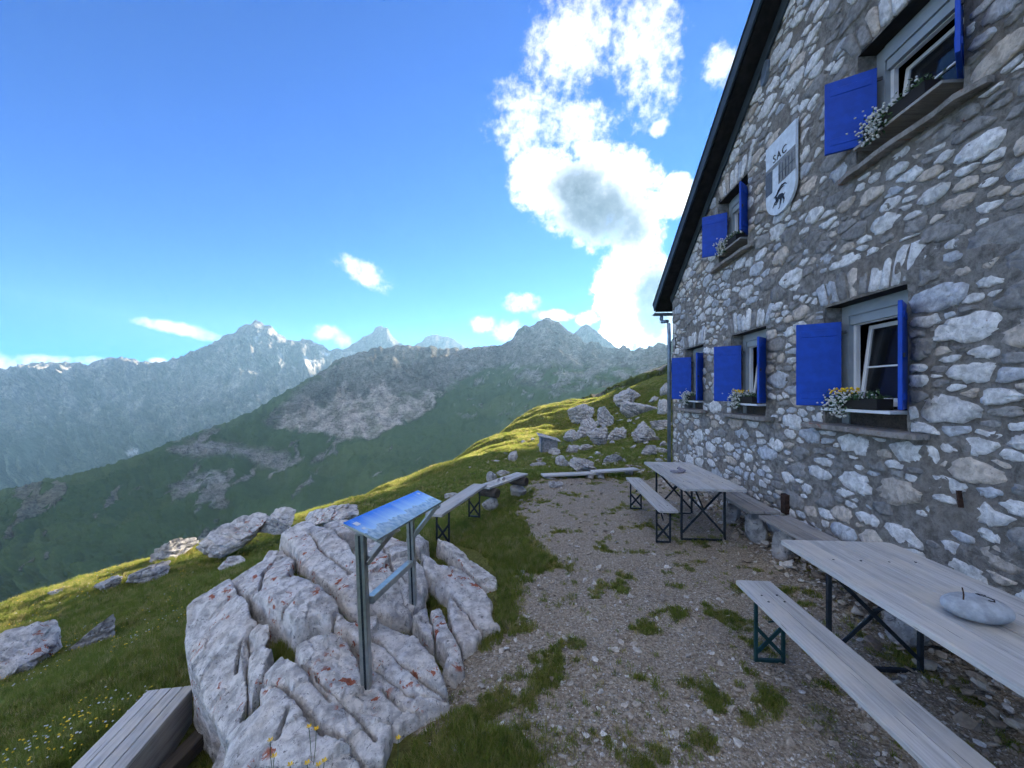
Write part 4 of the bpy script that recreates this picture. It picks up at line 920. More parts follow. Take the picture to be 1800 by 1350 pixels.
def build_outcrop():
    CRACK_XY.extend([[on_rock(*q) for q in c6(c)] for c in CRACKS])
    g = 0.009
    for i, (nm, pts, drop) in enumerate(SLABS):
        pl = np.array([on_rock(*q) for q in c6(pts)]); ALLP.append(pl)
        lo, hi = pl.min(0)-0.16, pl.max(0)+0.16
        X, Y = np.meshgrid(np.arange(lo[0], hi[0], g), np.arange(lo[1], hi[1], g))
        wx = X+0.013*fbm(X*6, Y*6, i, 3)+0.006*fbm(X*30, Y*30, i, 2); wy = Y+0.013*fbm(X*6+7, Y*6, i, 3)+0.006*fbm(X*30+5, Y*30, i, 2)
        e = poly_dist(pl, wx, wy)+(0.009 if nm in 'fghiod' else -0.006)
        base = otps(X, Y)
        r = np.random.default_rng(100+i); c = pl.mean(0); tx, ty = r.normal(0, 0.05, 2)
        h = base+0.03+tx*(X-c[0])+ty*(Y-c[1])+0.022*fbm(X*1.5, Y*1.5, 3.0*i, 2)+0.006*fbm(X*16, Y*16, 5+i, 5, 0.75)
        ncell = max(5, int(np.prod(hi-lo)*16)); cp = r.uniform(lo, hi, (ncell, 2)); bd = np.full(X.shape, 9.0); fac = np.zeros(X.shape)
        qx, qy = X+0.05*fbm(X*5, Y*5, 20+i, 3), Y+0.05*fbm(X*5, Y*5, 30+i, 3)
        for (ux, uy) in cp:                                             # broken facets, each with its own tilt
            dd = np.hypot((qx-ux)*0.75+(qy-uy)*0.66, ((qy-uy)*0.75-(qx-ux)*0.66)*1.9); t1, t2, t0 = r.normal(0, 0.06), r.normal(0, 0.06), r.normal(0, 0.008)
            m_ = dd < bd; bd = np.where(m_, dd, bd); fac = np.where(m_, t0+t1*(X-ux)+t2*(Y-uy), fac)
        h += np.clip(fac, -0.07, 0.07)
        str_ = (X*0.75+Y*0.66)/0.16+0.5*fbm(X*3, Y*3, 1.0+i, 3); h += 0.006*np.abs(str_ % 1-0.5)-0.012*np.exp(-((str_ % 1-0.5)/0.03)**2)*sstep(0.0, 0.4, fbm(X*1.7, Y*1.7, 9.0+i, 2))
        h -= 0.018*np.exp(-np.maximum(e, 0)/0.010)
        h -= np.minimum(np.maximum(-e, 0)*11.0, drop)
        for ck in CRACK_XY:                                             # long diagonal cracks
            dc = np.full(X.shape, 9.0)
            for (p0, p1) in zip(ck[:-1], ck[1:]):
                vx, vy = p1[0]-p0[0], p1[1]-p0[1]; tt = np.clip(((wx-p0[0])*vx+(wy-p0[1])*vy)/(vx*vx+vy*vy), 0, 1); dc = np.minimum(dc, np.hypot(wx-p0[0]-tt*vx, wy-p0[1]-tt*vy))
            h = h-0.10*np.exp(-(dc/0.008)**2)-0.012*np.exp(-dc/0.03)
        Z = h
        k = sstep(0, 0.06, -e); wob = fbm(X*4, Y*4, Z*4, 4)*0.035*k; wob2 = fbm(X*4+8, Y*4, Z*4, 4)*0.035*k
        keep = (e > -0.14).ravel()
        under = 0.50*np.minimum(np.maximum(-e, 0)*11.0, drop) if nm in 'ah' else 0.0*e
        ix, iy = c[0]+0.25-X, c[1]-0.1-Y; il = np.hypot(ix, iy)+1e-6
        V = np.stack([X+wob+under*ix/il, Y+wob2+under*iy/il, Z], -1).reshape(-1, 3)-np.array(outcrop_inv)
        Fc = grid_faces(*X.shape); Fc = Fc[keep[Fc].all(1)]
        used = np.unique(Fc); mp = np.full(len(V), -1); mp[used] = np.arange(len(used))
        me = mesh_np('slab', V[used], mp[Fc], MAT['limestone']); me.set_sharp_from_angle(angle=R(38)); obj('slab', me, outcrop)
    hull = [(-2.25,3.0),(-2.3,3.6),(-2.1,4.2),(-1.6,4.9),(-0.9,5.0),(-0.35,4.6),(-0.1,3.9),(-0.12,3.2),(-0.4,2.4),(-0.6,1.9),(-1.35,1.75),(-1.55,2.3),(-2.0,2.8)]
    X, Y = np.meshgrid(np.arange(-2.8, 0.2, 0.035), np.arange(1.5, 5.2, 0.035)); e = poly_dist(hull, X, Y)
    Z = otps(X, Y)-0.19-np.maximum(0.16-e, 0)*3.0+0.03*fbm(X*6, Y*6, 0, 3)
    V = np.stack([X, Y, Z], -1).reshape(-1, 3)-np.array(outcrop_inv); Fc = grid_faces(*X.shape); keep = (e > -0.05).ravel(); Fc = Fc[keep[Fc].all(1)]
    col = np.full((len(V), 3), 0.45); obj('crevice_soil', mesh_np('crevice_soil', V, Fc, MAT['ground'], col=col), outcrop)
    return hull
OUT_HULL = build_outcrop()

# ------------------------------------------------------------------ the information board
def build_board():
    A, B, Cc, Dd = [Vector(P(*q)) for q in ((604,920,2.40),(733,862,3.55),(778,882,3.52),(663,948,2.36))]
    b = thing('information_board', 'aluminium panorama board with blue mountain picture standing on the outcrop', 'board', P(645,1212,2.46))
    inv = Vector(b.location)
    cen = (A+B+Cc+Dd)/4; y = ((B-A)+(Cc-Dd)).normalized(); x = ((Dd-A)+(Cc-B)).normalized(); z = x.cross(y).normalized(); x = y.cross(z)
    L_, W_ = ((B-A).length+(Cc-Dd).length)/2, ((Dd-A).length+(Cc-B).length)/2
    M = Matrix((x, y, z)).transposed().to_4x4(); M.translation = cen-inv
    m = MB(); m.box((0, 0, 0), (W_, L_, 0.006), bev=0.001); pn = m.build('panel', MAT['panel'], b); pn.matrix_local = M
    m = MB(); m.box((0, 0, -0.011), (W_*0.985, L_*0.99, 0.014), bev=0.002); m.build('backing', MAT['alu'], pn)
    def sticker(sx, sy, w, h, mt): m = MB(); m.box((sx, sy, 0.0045), (w, h, 0.002)); m.build('sticker', MAT[mt], pn)
    sticker(-W_*0.26, -L_*0.45, 0.035, 0.045, 'white_paint'); sticker(-W_*0.02, -L_*0.46, 0.02, 0.03, 'emblem_white'); sticker(-W_*0.33, L_*0.43, 0.025, 0.03, 'emblem_white')
    F1, T1, F2, T2 = [Vector(P(*q))-inv for q in ((646,1214,2.46),(634,936,2.45),(728,1086,3.35),(721,905,3.34))]
    for f, t in ((F1, T1), (F2, T2)):
        m = MB(); m.bar(f-Vector((0, 0, 0.08)), t, 0.058, 0.058, up=(0, 1, 0), bev=0.004); po = m.build('post', MAT['alu'], b)
        m = MB(); d = (t-f).normalized(); off = Vector((0, -0.0300, 0)); m.bar(f+off, t+off-d*0.01, 0.014, 0.003, up=(0, 1, 0)); m.build('groove', MAT['dark_metal'], po)
    m = MB(); m.bar(Vector(P(650,1055,2.49))-inv, Vector(P(721,990,3.31))-inv, 0.05, 0.05, bev=0.004); m.build('crossbar', MAT['alu'], b)
    for a, c in (((643,990,2.46),(690,932,2.62)), ((727,942,3.34),(768,889,3.40))):
        m = MB(); m.bar(Vector(P(*a))-inv, Vector(P(*c))-inv, 0.045, 0.035, bev=0.003); m.build('brace', MAT['alu'], b)
    m = MB()
    for t in (0.06, 0.94):
        m.bar(A.lerp(B, t)-inv-Vector((0, 0, 0.03)), Dd.lerp(Cc, t)-inv-Vector((0, 0, 0.03)), 0.035, 0.03)
    m.build('bracket', MAT['alu'], b)
build_board()

# ------------------------------------------------------------------ tables and benches
def plank_top(par, wid, length, z, n, th, mat, gap=0.005, rnd=0.03, y0=0.0, name='plank'):
    """n planks side by side along local y, starting at y0"""
    w = (wid-gap*(n-1))/n
    for k in range(n):
        x0 = -wid/2+k*(w+gap); x1 = x0+w; r0 = rnd if k == 0 else 0.004; r1 = rnd if k == n-1 else 0.004
        def corner(cx, cy, r, a0): return [(cx+r*math.cos(a0+t), cy+r*math.sin(a0+t)) for t in np.linspace(0, math.pi/2, 4)]
        pts = corner(x1-r1, y0+length-r1, r1, 0)+corner(x0+r0, y0+length-r0, r0, math.pi/2)+corner(x0+r0, y0+r0, r0, math.pi)+corner(x1-r1, y0+r1, r1, 1.5*math.pi)
        cx, cy = (x0+x1)/2, y0+length/2; q = [(a-cx, b-cy) for a, b in pts]
        m = MB(); m.prism(q, -th/2, th/2); es = [e for e in m.bm.edges if abs(e.verts[0].co.z-e.verts[1].co.z) < 1e-5]
        bmesh.ops.bevel(m.bm, geom=es, offset=0.003, segments=1, affect='EDGES')
        jz = random.uniform(-0.0015, 0.0015); m.build(name, MAT[mat], par, loc=(cx, cy, z-th/2+jz))
def trestle(par, wid, z, y, mat, xlow=0.08, xhigh=None, t=0.024, name='leg_frame'):
    """U-shaped folding frame with a cross of flat iron"""
    fr = obj(name, None, par) if False else None
    h = z; xh = xhigh or h-0.04; m = MB(); m.bar((-wid/2, y, h-0.012), (wid/2, y, h-0.012), t, t); m.bar((-wid/2, y, 0.012), (wid/2, y, 0.012), t, t); f = m.build(name, MAT[mat], par)
    for sx in (-1, 1):
        m = MB(); m.bar((sx*wid/2, y, 0.0), (sx*wid/2, y, h), t, t, up=(0, 1, 0)); m.build('leg', MAT[mat], f)
    for sx in (-1, 1):
        m = MB(); m.bar((-sx*wid/2, y+0.008*sx, xlow), (sx*wid/2, y+0.008*sx, xh), 0.008, 0.026); m.build('cross_brace', MAT[mat], f)
    return f
def screws(par, wid, z, ys, n):
    for y in ys:
        for k in range(n):
            m = MB(); m.tube([(0, 0, -0.004), (0, 0, 0.0022)], 0.007, 8); m.build('screw', MAT['dark_metal'], par, loc=(wid*((k+.5)/n-.5)*0.86, y+random.uniform(-.012, .012), z))
def make_table(label, far_left, far_right, length, cat='table', mat='dark_metal'):
    a, b = Vector(far_left), Vector(far_right); wid = (b-a).dot(-wnor); mid = (a+b)/2
    o = thing('trestle_table', label, cat, (mid.x, mid.y, 0)-length*wdir*0 if False else (mid.x, mid.y, 0), -WA, 'trestle tables along the hut wall')
    plank_top(o, wid, length, a.z, 4, 0.032, 'wood', 0.005, 0.035, -length); screws(o, wid, a.z, (-0.36, -length+0.36), 4)
    for y in (-0.36, -length+0.36):
        f = trestle(o, wid*0.72, a.z-0.034, y, mat)
        m = MB(); sg = -1 if y > -length/2 else 1; m.bar((0, y, a.z*0.55), (0, y+sg*0.42, a.z-0.04), 0.02, 0.012); m.build('strut', MAT[mat], f)
    return o
T1 = make_table('long weathered trestle table nearest the camera, with a painted stone on it', PZ(1373,950,.75), PZ(1560,951,.75), 2.25)
T2 = make_table('pale trestle table by the far house corner, with grey slates on it', PZ(1132,812,.75), PZ(1211,812,.75), 1.80)
def make_bench(label, far_l, far_r, length, mat='wood', fmat='dark_metal', rz=None, group='folding benches', n=2):
    a, b = Vector(far_l), Vector(far_r); mid = (a+b)/2; wid = (b-a).length
    o = thing('folding_bench', label, 'bench', (mid.x, mid.y, 0), -WA if rz is None else rz, group)
    g0 = 0.0
    plank_top(o, wid, length, a.z, n, 0.028, mat, 0.004, 0.02, -length); screws(o, wid, a.z, (-0.22, -0.30, -length+0.22), 2)
    for y in (-0.22, -length+0.22):
        f = trestle(o, wid*0.72, a.z-0.03, y, fmat, 0.05, a.z*0.52, 0.02)
        m = MB(); sg = -1 if y > -length/2 else 1; m.bar((0, y, a.z*0.6), (0, y+sg*0.22, a.z-0.035), 0.016, 0.010); m.build('strut', MAT[fmat], f)
    return o
make_bench('long narrow bench with dark green legs nearest the camera, beside the long table', PZ(1293,1020,.47), PZ(1352,1020,.47), 2.2, fmat='green_metal')
make_bench('narrow pale bench on the gravel beside the far table', PZ(1100,839,.47), PZ(1124,839,.47), 1.85)
def gpt(px, py, z): return Vector(PZ(px, py, z))
def bench_line(label, near, far, wid, z, n, mat, group, supports, name='plank_bench'):
    d = (far-near); L = Vector((d.x, d.y)).length; ang = -math.atan2(d.x, d.y); g = gz((near.x+far.x)/2, (near.y+far.y)/2)
    o = thing(name, label, 'bench', (near.x, near.y, 0), ang, group)
    plank_top(o, wid, L, z, n, 0.035, mat, 0.012, 0.006, 0.0)
    supports(o, L, z); return o
def blocks(o, L, z, mat='boulder'):
    for k, y in enumerate((0.18, L-0.18)):
        gl = gz(*(o.matrix_basis @ Vector((0, y, 0))).xy); hh = z-0.035-gl+0.06
        me = rock_mesh('support_stone', (0.30, 0.24, hh*1.05), 300+k+int(L*100), MAT[mat], 3, 12, 0.0, 0.05); obj('support_stone', me, o, (0, y, gl-0.06+hh/2))
def on_legs(o, L, z):
    for y in (0.25, L-0.25): trestle(o, 0.17, z-0.035, y, 'dark_metal', 0.03, z*0.55, 0.02)
def on_logs(o, L, z):
    for k, y in enumerate((0.14, L-0.16)):
        gl = gz(*(o.matrix_basis @ Vector((0, y, 0))).xy); r = 0.085
        m = MB(); m.tube([(-0.16, y, z-0.037-r), (-0.145, y, z-0.037-r), (0.0, y+0.01, z-0.037-r), (0.17, y, z-0.037-r), (0.185, y, z-0.037-r)], [r*.93, r, r*1.0, r*.99, r*.92], 14); m.build('log', MAT['wood_dark'], o)
        hh = z-0.037-2*r-gl+0.10; obj('support_stone', rock_mesh('support_stone', (0.36, 0.26, hh), 340+k, MAT['boulder'], 3, 12, 0.0, 0.05), o, (0, y, gl-0.08+hh/2))
wall_l = 'plank seats along the hut wall'
bench_line('two-plank grey seat on stones against the wall behind the far table', gpt(1344,899,.45), gpt(1272,861,.45)+Vector((0.03,0,0)), 0.36, .45, 2, 'wood_grey', wall_l, blocks)
bench_line('two-plank grey seat against the wall between the two tables', Vector((3.02,2.75,.43)), gpt(1361,906,.43), 0.36, .43, 2, 'wood_grey', wall_l, blocks)
edge = 'plank seats along the terrace edge'
bench_line('narrow pale bench on thin legs just behind the information board', gpt(762,903,.45), gpt(844,850.5,.45), 0.22, .45, 1, 'wood', edge, on_legs)
PB = bench_line('short thick plank laid on dark logs at the terrace edge', gpt(850,855,.36), gpt(918,831,.36), 0.25, .36, 2, 'wood', edge, on_logs)
bench_line('low pale plank on the ground left in the far pair', gpt(953,834,.12), gpt(1049,830,.12), 0.24, .12, 1, 'wood', edge, blocks)
bench_line('low pale plank on the ground at the right in the far pair', gpt(1042,828,.16), gpt(1119,823,.16), 0.24, .16, 1, 'wood', edge, blocks)
# things on the tables
def painted_stone():
    c = Vector(PZ(1716,1088,.75)); o = thing('painted_stone', 'smooth grey stone with a painted dark curl lying on the near table', 'stone', (c.x, c.y, .75), R(-14))
    me = rock_mesh('stone', (0.27, 0.20, 0.125), 77, MAT['table_stone'], 4, 0, 0, 0.02); obj('stone_body', me, o, (0, 0, 0.057))
    m = MB(); pts = [(0.04, 0.03), (0.01, 0.045), (-0.01, 0.03), (0.0, 0.01), (0.03, 0.0), (0.045, -0.02), (0.03, -0.04), (0.0, -0.04)]
    m.tube([(0.02+x*.8, y*.8-0.005, 0.0562+0.0628*math.sqrt(max(0.05, 1-((0.02+x*.8)/0.135)**2-((y*.8-.005)/0.10)**2))) for x, y in pts], 0.004, 6); m.build('painted_mark', MAT['ink'], o)
    m = MB(); m.tube([(-0.075, -0.03, 0.08), (-0.072, -0.03, 0.13), (-0.078, -0.03, 0.165)], 0.003, 6); m.build('wire', MAT['rust'], o)
painted_stone()
def slates():
    c = Vector(PZ(1193,831,.75)); o = thing('slate_pieces', 'small pile of grey slates on the far table', 'slate', (c.x, c.y, .753), 0)
    for k, (x, y, z, w, d, rz) in enumerate(((-0.03, 0, 0.012, 0.20, 0.13, 10), (0.06, 0.05, 0.032, 0.14, 0.10, -35))):
        r = random.Random(k); pts = [(w*0.55*math.cos(t)*r.uniform(.7, 1.1), d*0.55*math.sin(t)*r.uniform(.7, 1.1)) for t in np.linspace(0, 2*math.pi, 8, endpoint=False)]
        m = MB(); m.prism(pts, -0.01, 0.012); m.build('slate', MAT['paper'], o, loc=(x, y, z), rot=(0, R(4+14*k), R(rz)))
slates()
for k, (t, x) in enumerate(((0.45, -0.03), (0.52, 0.03), (0.60, 0.0))):
    p = PB.matrix_basis @ Vector((x, t*1.05, .36)); o = obj('stone', rock_mesh('stone', (0.06, 0.05, 0.045), 400+k, MAT['boulder'], 2, 8), None, p+Vector((0, 0, 0.018)))
    tag(o, ('nearest', 'middle', 'farthest')[k]+' of three small grey stones lying on the plank on logs', 'stone', 'stones on the log plank')

# ------------------------------------------------------------------ wooden box and beam below the outcrop
def build_box():
    z = -0.5; a, b, c, d = [gpt(*q, z) for q in ((258,1213),(345,1204),(215,1350),(128,1350))]
    ax = ((b-c)+(a-d)).normalized(); ang = -math.atan2(ax.x, ax.y); org = (a+b)/2; w = 0.34
    o = thing('wooden_box', 'grey plank-topped wooden box sunk in the meadow beside the outcrop', 'box', (org.x, org.y, z-0.45), ang)
    plank_top(o, w, 1.7, 0.45, 4, 0.03, 'wood', 0.006, 0.004, -1.7)
    for x in (w/2-0.022, -w/2+0.022):
        m = MB(); m.box((0, 0, 0), (0.028, 1.66, 0.40), bev=0.003); m.build('side_board', MAT['wood_grey'], o, loc=(x, -0.85, 0.218))
    for y in (-0.03, -1.67):
        m = MB(); m.box((0, 0, 0), (w-0.08, 0.028, 0.40), bev=0.003); m.build('end_board', MAT['wood_grey'], o, loc=(0, y, 0.218))
    p, q = gpt(372,1262,-.74), gpt(296,1350,-.78); dd = (q-p).normalized()
    m = MB(); L = 1.3; m.box((0, 0, 0), (0.11, L, 0.12), bev=0.01); bm_ = m.build('timber_beam', MAT['wood_dark'], None, loc=(p+dd*L*0.5), rot=(0, 0, -math.atan2(-dd.x, -dd.y)))
    tag(bm_, 'dark old timber beam lying in the hollow between box and outcrop', 'beam')
build_box()

# ------------------------------------------------------------------ the stone shed on the slope
def build_shed():
    d = at_ground(963, 797)[1]; x0, x1 = 947, 980; zb = H-(798-HY)/F*d; s = d/F
    o = thing('stone_shed', 'tiny dry stone shed with slanting slab roof on the far slope', 'shed', ((963-CX)*s, d, zb))
    w, dep = 30*s, 0.9; hl, hr = 33*s, 25*s
    X0, X1 = (949-963)*s, (978-963)*s
    m = MB(); m.prism([(X0, -0.1), (X1, -0.3+0.35), (X1, hr), (X0, hl)], -dep/2, dep/2, Matrix.Rotation(R(90), 4, 'X')); wl = m.build('wall', MAT['shed_stone'], o)
    r = random.Random(3); z = 0.02
    while z < hl-0.03:                                                   # courses of stones on the face
        x = X0+0.12; h = r.uniform(0.05, 0.085)
        while x < X1-0.04:
            ww = r.uniform(0.09, 0.24); ww = min(ww, X1-0.01-x); top = hl+(hr-hl)*(x+ww/2-X0)/(X1-X0)-0.03
            if z+h < top and z > 0.3*(x-X0)/(X1-X0)-0.1:
                m = MB(); m.box((0, 0, 0), (ww-0.012, 0.06, h-0.01), bev=0.012); m.build('stone', MAT['shed_stone'], wl, loc=(x+ww/2, -dep/2-0.005+r.uniform(-.012, .012), z+h/2))
            x += ww
        z += h
    m = MB(); m.box((X0+0.035, -dep/2-0.02, hl/2-0.02), (0.07, 0.07, hl-0.02), bev=0.006); m.build('door_post', MAT['zinc'], o)
    m = MB(); m.box((0, 0, 0), (X1-X0+0.26, dep+0.2, 0.045), bev=0.008); m.build('roof_slab', MAT['boulder'], o, loc=((X0+X1)/2, -0.03, (hl+hr)/2+0.02), rot=(0, math.atan2(hl-hr, X1-X0), 0))
build_shed()

# ------------------------------------------------------------------ flower boxes
def blossom_cluster(pts, rad, jit, seed):
    r = np.random.default_rng(seed); bm = bmesh.new(); bmesh.ops.create_icosphere(bm, subdivisions=1, radius=1.0)
    V0 = np.array([v.co[:] for v in bm.verts]); F0 = np.array([[v.index for v in f.verts] for f in bm.faces]); bm.free()
    V, Fc = [], []
    for k, p in enumerate(pts):
        V.append(V0*(rad*r.uniform(0.7, 1.3))*(1+r.normal(0, jit, V0.shape))+np.array(p)); Fc.append(F0+k*len(V0))
    return np.concatenate(V), np.concatenate(Fc)
def flower_box(w, label, seed, yellow=False):
    s0, s1, z0 = w[0], w[1], w[2]; r = np.random.default_rng(seed)
    o = thing('flower_box', label, 'flower box', group='flower boxes on the window sills'); o.matrix_world = HM @ Matrix.Translation(((s0+s1)/2, 0.0, z0-0.028)); hw = (s1-s0)/2
    m = MB(); m.prism([(-hw*0.78, -0.07), (hw*0.82, -0.07), (hw*0.82, 0.07), (-hw*0.78, 0.07)], 0, 0.10); m.build('trough', MAT['trough'], o)
    n = 150; c = np.array([hw*0.45, 0.06, 0.10]); pts = c+r.normal(size=(n, 3))*np.array([0.085, 0.05, 0.045])
    hang = r.uniform(0, 1, 60); p2 = np.column_stack([hw*0.42+r.normal(0, 0.055, 60), 0.10+r.normal(0, 0.025, 60), 0.08-hang*0.17])
    pts = np.concatenate([pts, p2]); V, Fc = blossom_cluster(pts, 0.0105, 0.18, seed); q = obj('blossoms', mesh_np('blossoms', V, Fc, MAT['white_bloom']), o); q['kind'] = 'stuff'
    pts = np.column_stack([r.uniform(-hw*0.75, hw*0.3, 26), r.normal(0.03, 0.03, 26), 0.11+r.uniform(0, 0.07, 26)]); V, Fc = blossom_cluster(pts, 0.010, 0.2, seed+1); q = obj('pale_blossoms', mesh_np('pale_blossoms', V, Fc, MAT['white_bloom']), o); q['kind'] = 'stuff'
    if yellow:
        pts = np.column_stack([r.uniform(hw*0.0, hw*0.85, 34), r.normal(0.03, 0.03, 34), 0.15+r.uniform(0, 0.05, 34)]); V, Fc = blossom_cluster(pts, 0.012, 0.3, seed+2); q = obj('yellow_blossoms', mesh_np('yellow_blossoms', V, Fc, MAT['yellow_bloom']), o); q['kind'] = 'stuff'
    V, Fc = [], []; nl = 420
    for k in range(nl):
        p = np.array([r.uniform(-hw*0.8, hw*0.85), r.normal(0.02, 0.045), 0.09+abs(r.normal(0, 0.035))]) if k % 3 else np.array([hw*0.42+r.normal(0, 0.08), 0.08+r.normal(0, 0.03), 0.1-r.uniform(0, 0.16)])
        a, b = r.normal(size=3), r.normal(size=3); a /= np.linalg.norm(a); b -= a*(a@b); b /= np.linalg.norm(b); L_ = r.uniform(0.012, 0.028)
        V += [p-a*L_, p+b*L_*0.4, p+a*L_, p-b*L_*0.4]; Fc.append([4*k, 4*k+1, 4*k+2, 4*k+3])
    q = obj('foliage', mesh_np('foliage', V, Fc, MAT['leaf'], smooth=False), o); q['kind'] = 'stuff'
flower_box(WIN[0], 'flower box with yellow and white blooms on the nearest lower window sill', 1, True)
flower_box(WIN[1], 'flower box on the middle lower window sill, white blooms with few yellow', 2, True)
flower_box(WIN[2], 'flower box with white blooms on the lower window beside the downpipe', 3)
flower_box(WIN[3], 'flower box with white blooms on the large upper window at the top right', 4)
flower_box(WIN[4], 'flower box with white blooms on the upper window under the eave', 5)

# ------------------------------------------------------------------ turf, gravel, flowers (nobody could count them)
def gn_scatter(name, pts, rots, scl, protos, mat_slot=None):
    me = bpy.data.meshes.new(name); me.vertices.add(len(pts)); me.vertices.foreach_set('co', np.asarray(pts, np.float32).ravel())
    for nm, tp, dat in (('rot', 'FLOAT_VECTOR', np.asarray(rots, np.float32)), ('scl', 'FLOAT_VECTOR', np.asarray(scl, np.float32))):
        a = me.attributes.new(nm, tp, 'POINT'); a.data.foreach_set('vector', dat.ravel())
    a = me.attributes.new('pick', 'INT', 'POINT'); a.data.foreach_set('value', rng.integers(0, len(protos), len(pts)).astype(np.int32))
    o = obj(name, me); col = bpy.data.collections.new(name+'_pieces')
    for p in protos: col.objects.link(p)
    g = bpy.data.node_groups.new(name, 'GeometryNodeTree'); g.interface.new_socket('Geometry', in_out='INPUT', socket_type='NodeSocketGeometry'); g.interface.new_socket('Geometry', in_out='OUTPUT', socket_type='NodeSocketGeometry')
    N, L = g.nodes, g.links; gi, go = N.new('NodeGroupInput'), N.new('NodeGroupOutput'); ip = N.new('GeometryNodeInstanceOnPoints'); ci = N.new('GeometryNodeCollectionInfo')
    ci.inputs['Collection'].default_value = col; ci.inputs['Separate Children'].default_value = True; ci.inputs['Reset Children'].default_value = True
    def at(nm, t): q = N.new('GeometryNodeInputNamedAttribute'); q.data_type = t; q.inputs[0].default_value = nm; return q.outputs[0]
    L.new(gi.outputs[0], ip.inputs['Points']); L.new(ci.outputs[0], ip.inputs['Instance']); ip.inputs['Pick Instance'].default_value = True; L.new(at('pick', 'INT'), ip.inputs['Instance Index'])
    L.new(at('rot', 'FLOAT_VECTOR'), ip.inputs['Rotation']); L.new(at('scl', 'FLOAT_VECTOR'), ip.inputs['Scale']); L.new(ip.outputs[0], go.inputs[0])
    md = o.modifiers.new('scatter', 'NODES'); md.node_group = g
    o['kind'] = 'stuff'; return o
def grass_clump(seed, nb=26, spread=0.55, lean=0.55):
    r = np.random.default_rng(seed); V, Fc = [], []
    for k in range(nb):
        a = r.uniform(0, 2*np.pi); rad = spread*math.sqrt(r.random()); base = np.array([rad*math.cos(a), rad*math.sin(a), -0.12]); h = r.uniform(0.55, 1.15)
        dr = r.uniform(0, 2*np.pi); dv = np.array([math.cos(dr), math.sin(dr), 0]); sd = np.array([-dv[1], dv[0], 0])*r.uniform(0.022, 0.045); bend = r.uniform(0.15, lean)*h
        p1 = base+np.array([0, 0, h*0.6])+dv*bend*0.35; p2 = base+np.array([0, 0, h])+dv*bend; n = len(V)
        V += [base-sd, base+sd, p1+sd*0.75, p1-sd*0.75, p2]; Fc += [(n, n+1, n+2), (n, n+2, n+3), (n+3, n+2, n+4)]
    me = mesh_np('grass_clump', V, Fc, MAT['grass'], smooth=False); return bpy.data.objects.new('grass_clump', me)
def pebble(seed):
    me = rock_mesh('pebble', (2.0, 1.5, 1.0), 500+seed, MAT['pebble'], 2 if seed < 3 else 1, 9, 0, 0.06); me.polygons.foreach_set('use_smooth', np.zeros(len(me.polygons), bool)); return bpy.data.objects.new('pebble', me)
def candidates(n, d0, d1, umax=1.42, pw=1.0):
    u = rng.uniform(-umax, umax, n); d = np.exp(rng.uniform(math.log(d0), math.log(d1), n)); return u*d, d
def free_of_things(x, y):
    ok = poly_dist(OUT_HULL, x, y) < 0.02
    ok &= poly_dist([(-2.97,3.13),(-2.5,3.2),(-1.9,2.2),(-2.1,1.3),(-2.66,1.3)], x, y) < 0; ok &= (wall_perp(x, y) > 0.05) | (y > 9.9)
    return ok
def scatter_grass():
    protos = [grass_clump(k) for k in range(6)]
    x, y = candidates(210000, 1.25, 75); g = grass_amount(x, y); wp = wall_perp(x, y)
    fx, fy = candidates(90000, 14, 85, 0.46); x, y = np.concatenate([x, fx]), np.concatenate([y, fy]); g = np.concatenate([g, grass_amount(fx, fy)])
    keep = (rng.random(len(x)) < g**1.3+0.035*(fbm(x*1.1, y*1.1, 31.0, 3) > 0.05)) & free_of_things(x, y)
    x, y, g = x[keep], y[keep], g[keep]
    z = ground_z(x, y); d = np.hypot(x, y)
    ter = terrace_d(x, y) > 0.05
    h = np.where(ter, 0.028, 0.058)*rng.uniform(0.6, 1.4, len(x))*(1+0.5*fbm(x*0.8, y*0.8, 2.0, 2))*(1+0.035*np.clip(d-4, 0, 40)); w = np.where(ter, 0.045, 0.06)*(1+0.05*np.clip(d-3, 0, 60))*rng.uniform(.8, 1.2, len(x))
    # tussocks in the fissures of the outcrop
    px, py = rng.uniform(-2.6, 0.1, 26000), rng.uniform(1.6, 5.0, 26000); e = poly_dist(OUT_HULL, px, py); best = np.full(px.shape, -9.0)
    for pl in ALLP: best = np.maximum(best, poly_dist(pl, px, py))
    k = (e > 0.0) & (best < -0.012) & (fbm(px*2.2, py*2.2, 6.0, 3) > -0.25); px, py = px[k], py[k]
    pz = otps(px, py)-0.16
    X, Y, Z = np.concatenate([x, px]), np.concatenate([y, py]), np.concatenate([z, pz])
    Hh = np.concatenate([h, rng.uniform(0.05, 0.10, len(px))]); Ww = np.concatenate([w, rng.uniform(0.03, 0.05, len(px))])
    n = len(X); rot = np.column_stack([rng.normal(0, .15, n), rng.normal(0, .15, n), rng.uniform(0, 6.28, n)])
    gn_scatter('grass', np.column_stack([X, Y, Z-0.003]), rot, np.column_stack([Ww, Ww, Hh]), protos)
    print('grass', n)
scatter_grass()
